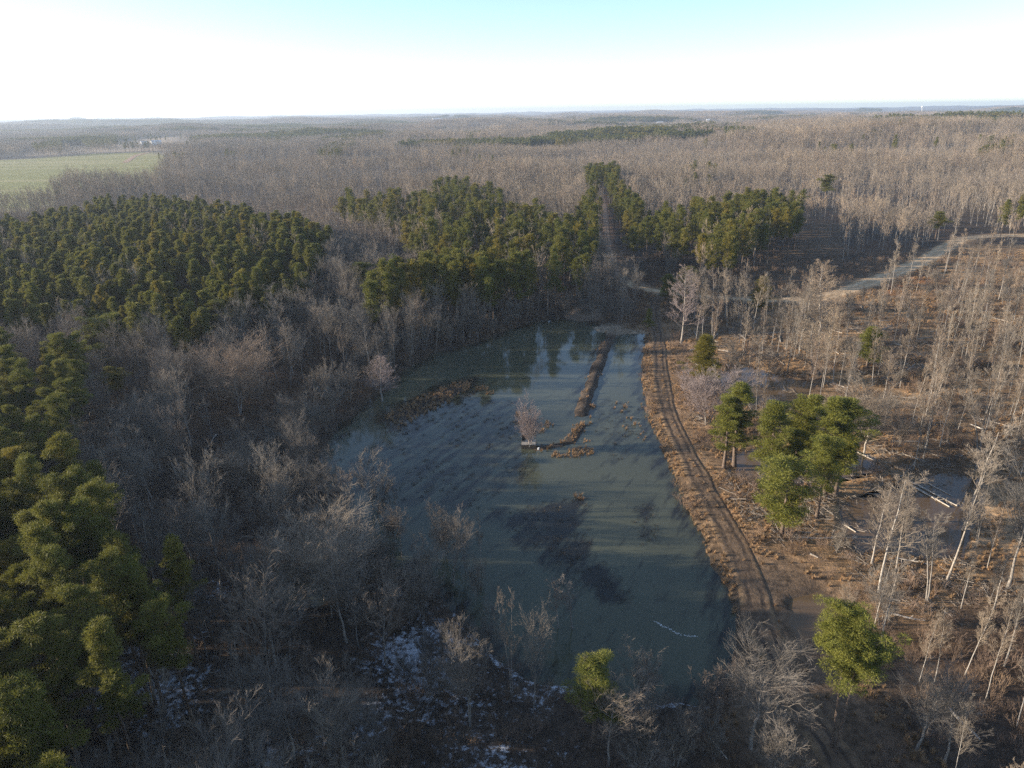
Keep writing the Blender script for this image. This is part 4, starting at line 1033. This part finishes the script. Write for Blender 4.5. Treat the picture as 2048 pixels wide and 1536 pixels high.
# drowned stubble in rows across the pond
a0 = G(665, 935); a1 = G(930, 782); u = (a1 - a0) / np.linalg.norm(a1 - a0); v = np.array([-u[1], u[0]])
rg = np.random.default_rng(44); pts = []
for k in np.arange(-60, 60, 1.9):
    for q in np.arange(-30, 120, 0.55):
        pts.append(a0 + u * (q + rg.normal() * .2) + v * (k + rg.normal() * .22))
pts = np.array(pts); x, y = pts.T; g = fbm(x * u[0] + y * u[1], x * v[0] + y * v[1], 3.2, 3, 2.0)
reg_ = (sdist(P([(660,930),(760,880),(905,790),(980,785),(1060,800),(1060,930),(960,1030),(900,1015),(760,1000)]), x, y) < 0)
m = reg_ & (g > 0.53) & (sdist(RIDGE, x, y) > 1)
x1, y1 = x[m], y[m]
x, y, rg = jgrid(-40, 60, 55, 190, 0.7, 45)
wz = ((sdist(WEED1, x, y) < 1) & (rg.random(len(x)) < .35)) | ((sdist(WEED2, x, y) < 1) & (rg.random(len(x)) < .5)) | ((sdist(WEED4, x, y) < 0) & (fbm(x, y, 4, 3, 3.) > .5) & (rg.random(len(x)) < .28)) | ((sdist(WEED5, x, y) < 0) & (fbm(x, y * 2, 6, 3, 5.) > .54) & (rg.random(len(x)) < .3)) | ((sdist(RIDGE, x, y) < 4) & (rg.random(len(x)) < .35) & (sdist(RIDGE, x, y) > 0))
wz &= sdist(POND, x, y) < -0.5
x = np.concatenate([x1, x[wz]]); y = np.concatenate([y1, y[wz]])
scatter("drowned_stubble", WD, x, y, rg, 0.9, 2.0, "dark drowned stubble poking through the pond in rows", "stubble", np.full(len(x), -0.12), (0.5, 1.0))
# broken branches left on the logged ground
def slash(seed):
    rg = np.random.default_rng(seed); mb = MB(); n = 9
    a = rg.random(n) * 6.28; l = rg.uniform(.6, 1.8, n); c = rg.normal(size=(n, 3)) * [.8, .8, .1] + [0, 0, .15]
    d = np.stack([np.cos(a) * l, np.sin(a) * l, rg.normal(size=n) * .18], 1); Pl = np.stack([c - d, c + rg.normal(size=c.shape) * .05, c + d], 1)
    Rr = np.stack([rg.uniform(.02, .05, n)] * 3, 1) * np.array([1, .8, .35]); draw(mb, Pl, Rr, 4)
    L2, r2 = grow(Pl, Rr, 4, .45, .6, .05, 2, rg, .3); draw(mb, L2, r2, 3, 0, .008); return mb.mesh("slash", [M_SLASH])
SL = [slash(660 + i) for i in range(4)]
x, y, rg = jgrid(20, 260, 20, 260, 2.4, 46)
n1 = fbm(x, y, 12, 3, 4.5); dn = 0.22 * sstep(.45, .6, n1) + 0.03
for p in (P([(1480,960),(1700,960),(1720,1060),(1560,1085),(1480,1010)]), P([(1700,900),(1850,940),(1800,990),(1690,960)]), P([(1700,1110),(1900,1110),(2000,1200),(1800,1250)])): dn = np.where(sdist(p, x, y) < 2, .8, dn)
m = (sdist(OPEN_R, x, y) < 0) & (ldist(TRACK, x, y) > 4) & (ldist(ROAD, x, y) > 6) & (rg.random(len(x)) < dn) & (sdist(MUD, x, y) > 0) & (x < .8 * y + 10)
scatter("slash_debris", SL, x[m], y[m], rg, 0.7, 1.6, "pale broken branches strewn over the logged brown ground", "branch debris")

# ------------------------------------------------------------------ fallen logs
def log(p0, p1, r, label, group=None, z0=None, z1=None):
    p0 = np.array(p0); p1 = np.array(p1); c = (p0 + p1) / 2; zc = max(float(ground_z(*c)[0]), 0.0)
    e = bpy.data.objects.new("fallen_log", None); COL.objects.link(e); e.location = (c[0], c[1], zc)
    e["label"] = label; e["category"] = "log"
    if group: e["group"] = group
    K = 6; t = np.linspace(0, 1, K)[:, None]; xy = (p0 - c) * (1 - t) + (p1 - c) * t; L = np.linalg.norm(p1 - p0)
    za = r * .7 + (z0 or 0); zb = r * .6 + (z1 or 0)
    pt = np.concatenate([xy + rng.normal(size=(K, 2)) * .012 * L, za * (1 - t) + zb * t], 1)
    mb = MB(); rr = r * (1 - .55 * t[:, 0]); tube(mb, pt, rr, 7, 0, True)
    link("trunk", mb.mesh("log_trunk", [M_LOG], True), e)
    if L > 5:
        mb = MB(); L1, r1 = grow(pt[None], rr[None], 10, .16, .7, .12, 3, rng, .55, 1.0); draw(mb, L1, r1, 3, 0, .015)
        L2, r2 = grow(L1, r1, 3, .5, .6, .05, 2, rng, .3); draw(mb, L2, r2, 3, 0, .008); link("branches", mb.mesh("log_branches", [M_LOG]), e)
for (a, b, c, d, r, lb) in [
    (1792, 953, 1898, 1011, .22, "pale fallen log reaching into the muddy pool, nearer of the parallel pair"),
    (1806, 952, 1912, 1009, .20, "pale fallen log reaching into the muddy pool, farther of the parallel pair"),
    (1858, 965, 1905, 990, .12, "short thin pole lying beside the parallel logs in the muddy pool"),
    (1698, 896, 1752, 920, .22, "bleached log behind the right end of the swamp pine clump"),
    (1586, 1080, 1716, 1079, .20, "dark straight log below the low spreading pine"),
    (1690, 1048, 1712, 1062, .16, "short bleached log among debris left of the muddy pool"),
    (1620, 1112, 1636, 1120, .16, "small pale log on open brown ground below the low pine"),
    (1766, 1229, 1850, 1247, .17, "pale log behind the big double-trunked pine"),
    (1776, 1115, 1862, 1132, .16, "bleached log along the muddy pool's near edge"),
    (1896, 1426, 1956, 1486, .22, "long grey log leaning through the bottom right woods"),
    (1420, 1482, 1455, 1524, .12, "thin pale log near the snow at the bottom of the photo"),
    (431, 872, 409, 910, .20, "pale fallen trunk in the dark left woods"),
    (504, 1186, 484, 1240, .16, "pale fallen trunk on the snow below the dark pool"),
    (416, 1238, 401, 1262, .12, "short pale log on snow beside the pine trunks"),
    (1646, 668, 1664, 667, .28, "short white log among bare trees below the sandy road")]:
    log(G(a, b, .3), G(c, d, .3), r, lb)
x, y, rg = jgrid(25, 230, 40, 240, 9.5, 47)
m = (sdist(OPEN_R, x, y) < -2) & (ldist(TRACK, x, y) > 7) & (ldist(ROAD, x, y) > 8) & (sdist(MUD, x, y) > 3) & (x < .76 * y) & (rg.random(len(x)) < .55) & dry(x, y, 2)
for a, b in list(zip(x[m], y[m]))[:110]:
    an = rg.random() * 3.14; L = rg.uniform(1.4, 4.0)
    log((a - cos(an) * L, b - sin(an) * L), (a + cos(an) * L, b + sin(an) * L), rg.uniform(.08, .17), "weathered log lying on the brown clearing floor between thin trees", "logs strewn in the clearing")

# ------------------------------------------------------------------ wooden blind in the pond
def part(name, mb, m, parent, smooth=False): return link(name, mb.mesh(name, [m], smooth), parent)
bc = G(1058, 897); e = bpy.data.objects.new("hunting_blind", None); COL.objects.link(e)
e.location = (bc[0], bc[1] + 1.0, 0); e.rotation_euler = (0, 0, radians(-3)); e["label"] = "small wooden blind on posts standing in the flooded pond by the pale tree"; e["category"] = "hunting blind"
mb = MB()
for k in range(9): box(mb, (-1.32 + k * .33, 0, .95), (.31, 2.5, .05))
part("deck", mb, M_PLANK, e)
mb = MB()
for k in range(5): box(mb, (0, -1.29, .14 + k * .17), (2.96, .045, .155))
part("front_wall", mb, M_PLANKB, e)
for sx in (-1, 1):
    mb = MB()
    for k in range(5): box(mb, (sx * 1.52, 0, .14 + k * .17), (.045, 2.5, .155))
    part("side_wall", mb, M_PLANKB, e)
for sx in (-1, 1):
    for sy in (-1, 1):
        mb = MB(); box(mb, (sx * 1.42, sy * 1.15, .45 if sy < 0 else .9), (.12, .12, .95 if sy < 0 else 2.2)); part("post", mb, M_PLANKB, e)
mb = MB(); box(mb, (-1.05, .9, 1.65), (.75, .06, 1.35)); box(mb, (-1.40, .5, 1.65), (.06, .75, 1.35)); part("shelter_panel", mb, M_DARK, e)
mb = MB(); box(mb, (.45, 1.15, 1.75), (1.9, .06, .08)); box(mb, (1.42, 0, 1.55), (.06, 2.3, .08)); box(mb, (1.42, -1.1, 1.28), (.08, .08, .6)); part("railing", mb, M_PLANK, e)
mb = MB()
for sx in (-.22, .22): tube(mb, [(1.7 + .9, sx, -.2), (1.65, sx, 1.0)], [.035, .035], 6)
for k in range(5): tube(mb, [(2.45 - k * .17, -.22, .02 + k * .21), (2.45 - k * .17, .22, .02 + k * .21)], [.02, .02], 5)
part("ladder", mb, M_PLANK, e)
mb = MB(); tube(mb, [(0, 0, 0), (0, 0, .42)], [.17, .2], 14, 0, True)
bk = part("bucket", mb, M_WHITE, None, True); b2_ = G(1077, 898, .5); bk.location = (b2_[0], b2_[1], .35); bk["label"] = "white bucket beside the wooden blind's ladder"; bk["category"] = "bucket"

# spoil mound at the head of the pond
c = G(1195, 640); K, A = 22, 64; v = []
for i in range(K + 1):
    r = i / K
    for a in range(A):
        t = a * 2 * pi / A; X_ = cos(t) * r * 11.5; Y_ = sin(t) * r * 7.5
        h = 3.9 * (1 - r ** 1.5) * (1 + .10 * sin(t * 9 + r * 5) + .05 * sin(t * 23)) + .25 * (float(fbm([X_ + 50], [Y_], 1.6, 3)[0]) - .5)
        v.append((X_ - 1.5 * (1 - r), Y_, (h if i < K else -.5)))
mb = MB(); i, a = np.meshgrid(np.arange(K), np.arange(A), indexing='ij'); i = i.ravel(); a = a.ravel(); b_ = (a + 1) % A
mb.add(v, np.stack([i * A + a, (i + 1) * A + a, (i + 1) * A + b_, i * A + b_], 1))
M_MOUND = simple("dug_earth", (0.12, 0.085, 0.058), (0.22, 0.165, 0.12), 0.7)
o = link("earth_mound", mb.mesh("earth_mound", [M_MOUND], True), label="mound of dug brown earth at the far end of the pond", cat="earth mound"); o.location = (c[0], c[1] + 5, .45)

# line of foam on the water
fl = spline(P([(1312, 1243), (1326, 1252), (1340, 1258), (1352, 1266), (1366, 1270), (1392, 1273)]), .12); rg = np.random.default_rng(3)
mb = MB(); M_FOAM = simple("foam", (0.38, 0.40, 0.38), (0.58, 0.60, 0.58), 3.0)
for p in fl:
    for _ in range(2):
        if rg.random() < .75:
            q = p + rg.normal(size=2) * [.10, .10]; rr = rg.uniform(.03, .10); n = 7; t = np.arange(n) * 2 * pi / n
            ring = np.stack([q[0] + np.cos(t) * rr * rg.uniform(.7, 1.6), q[1] + np.sin(t) * rr, np.full(n, .006)], 1); topv = ring.copy(); topv[:, :2] = q + (topv[:, :2] - q) * .7; topv[:, 2] = .03
            vv = np.concatenate([ring, topv]); j = np.arange(n); jn = (j + 1) % n
            mb.add(vv, np.stack([j, jn, jn + n, j + n], 1)); mb.add(vv, (j + n)[None])
link("foam", mb.mesh("foam", [M_FOAM]), kind="stuff", label="thin white line of foam floating on the pond", cat="foam")

# ------------------------------------------------------------------ far buildings and the water tower
BL = ["small white shed by the fields beyond the green meadow", "larger white farmhouse by the fields beyond the green meadow", "long pale warehouse on the hazy horizon above the woods",
      "long pale-roofed barn beside a pale field near the horizon", "small white house near the horizon right of the long barn"]
for (px, py, h, L_, W_), (bx, by), lb in zip(FARB, FARP, BL):
    e = bpy.data.objects.new("building", None); COL.objects.link(e); z = float(ground_z(bx, by)[0]); e.location = (bx, by, z); e["label"] = lb; e["category"] = "building"
    e.rotation_euler = (0, 0, -atan2(bx, by) + .15)
    H_ = h + 1.0; mb = MB(); box(mb, (0, 0, H_ / 2 - .5), (L_, W_, H_ + 1)); part("wall", mb, M_WHITE, e)
    mb = MB(); rh = W_ * .28; v = [(-L_/2-.4, -W_/2-.4, H_), (L_/2+.4, -W_/2-.4, H_), (L_/2+.4, W_/2+.4, H_), (-L_/2-.4, W_/2+.4, H_), (-L_/2-.4, 0, H_+rh), (L_/2+.4, 0, H_+rh)]
    mb.add(v, [[0, 1, 5, 4], [2, 3, 4, 5], [0, 3, 2, 1]]); mb.add(v, [[0, 4, 3], [1, 2, 5]]); part("roof", mb, M_ROOFM, e)
    mb = MB(); box(mb, (L_ * .15, -W_ / 2 - .05, 1.6), (3.2, .12, 3.2)); part("door", mb, M_DARK, e)
    for k in (-.3, -.12, .34): mb = MB(); box(mb, (L_ * k, -W_ / 2 - .05, H_ * .55), (1.6, .12, 1.5)); part("window", mb, M_DARK, e)
D = 4500.0; d = F_ * FPX + R2 * (1845 - 1024.0) - U2 * (212 - 768.0); d = d / np.hypot(d[0], d[1]); tx, ty = d[0] * D, d[1] * D; tz = float(ground_z(tx, ty)[0]); TH = CAM_H + d[2] * D - tz + 1
e = bpy.data.objects.new("water_tower", None); COL.objects.link(e); e.location = (tx, ty, tz); e["label"] = "tiny white water tower standing up from the horizon on the right"; e["category"] = "water tower"
mb = MB(); t = np.linspace(0, pi, 12); tube(mb, [(0, 0, TH - 4.5 - 4.5 * cos(q)) for q in t], [max(6.0 * sin(q), .3) for q in t], 24); part("tank", mb, M_WHITE, e, True)
mb = MB(); tube(mb, [(0, 0, -1), (0, 0, 6), (0, 0, TH - 9)], [3.0, 1.0, 1.0], 16); part("column", mb, M_WHITE, e, True)

# ------------------------------------------------------------------ haze
hb = MB(); zt = 125.0
box(hb, (0, 7900, (zt - 6) / 2 - 3), (29000, 17000, zt + 6), 0)
m = bpy.data.materials.new("haze"); m.use_nodes = True; nt = m.node_tree; nt.nodes.clear()
out = N(nt, "ShaderNodeOutputMaterial"); pv = N(nt, "ShaderNodeVolumePrincipled")
pv.inputs["Color"].default_value = (0.72, 0.84, 1.0, 1); pv.inputs["Density"].default_value = 0.0001; pv.inputs["Anisotropy"].default_value = 0.3
nt.links.new(pv.outputs[0], out.inputs["Volume"])
link("haze", hb.mesh("haze", [m]), kind="stuff")
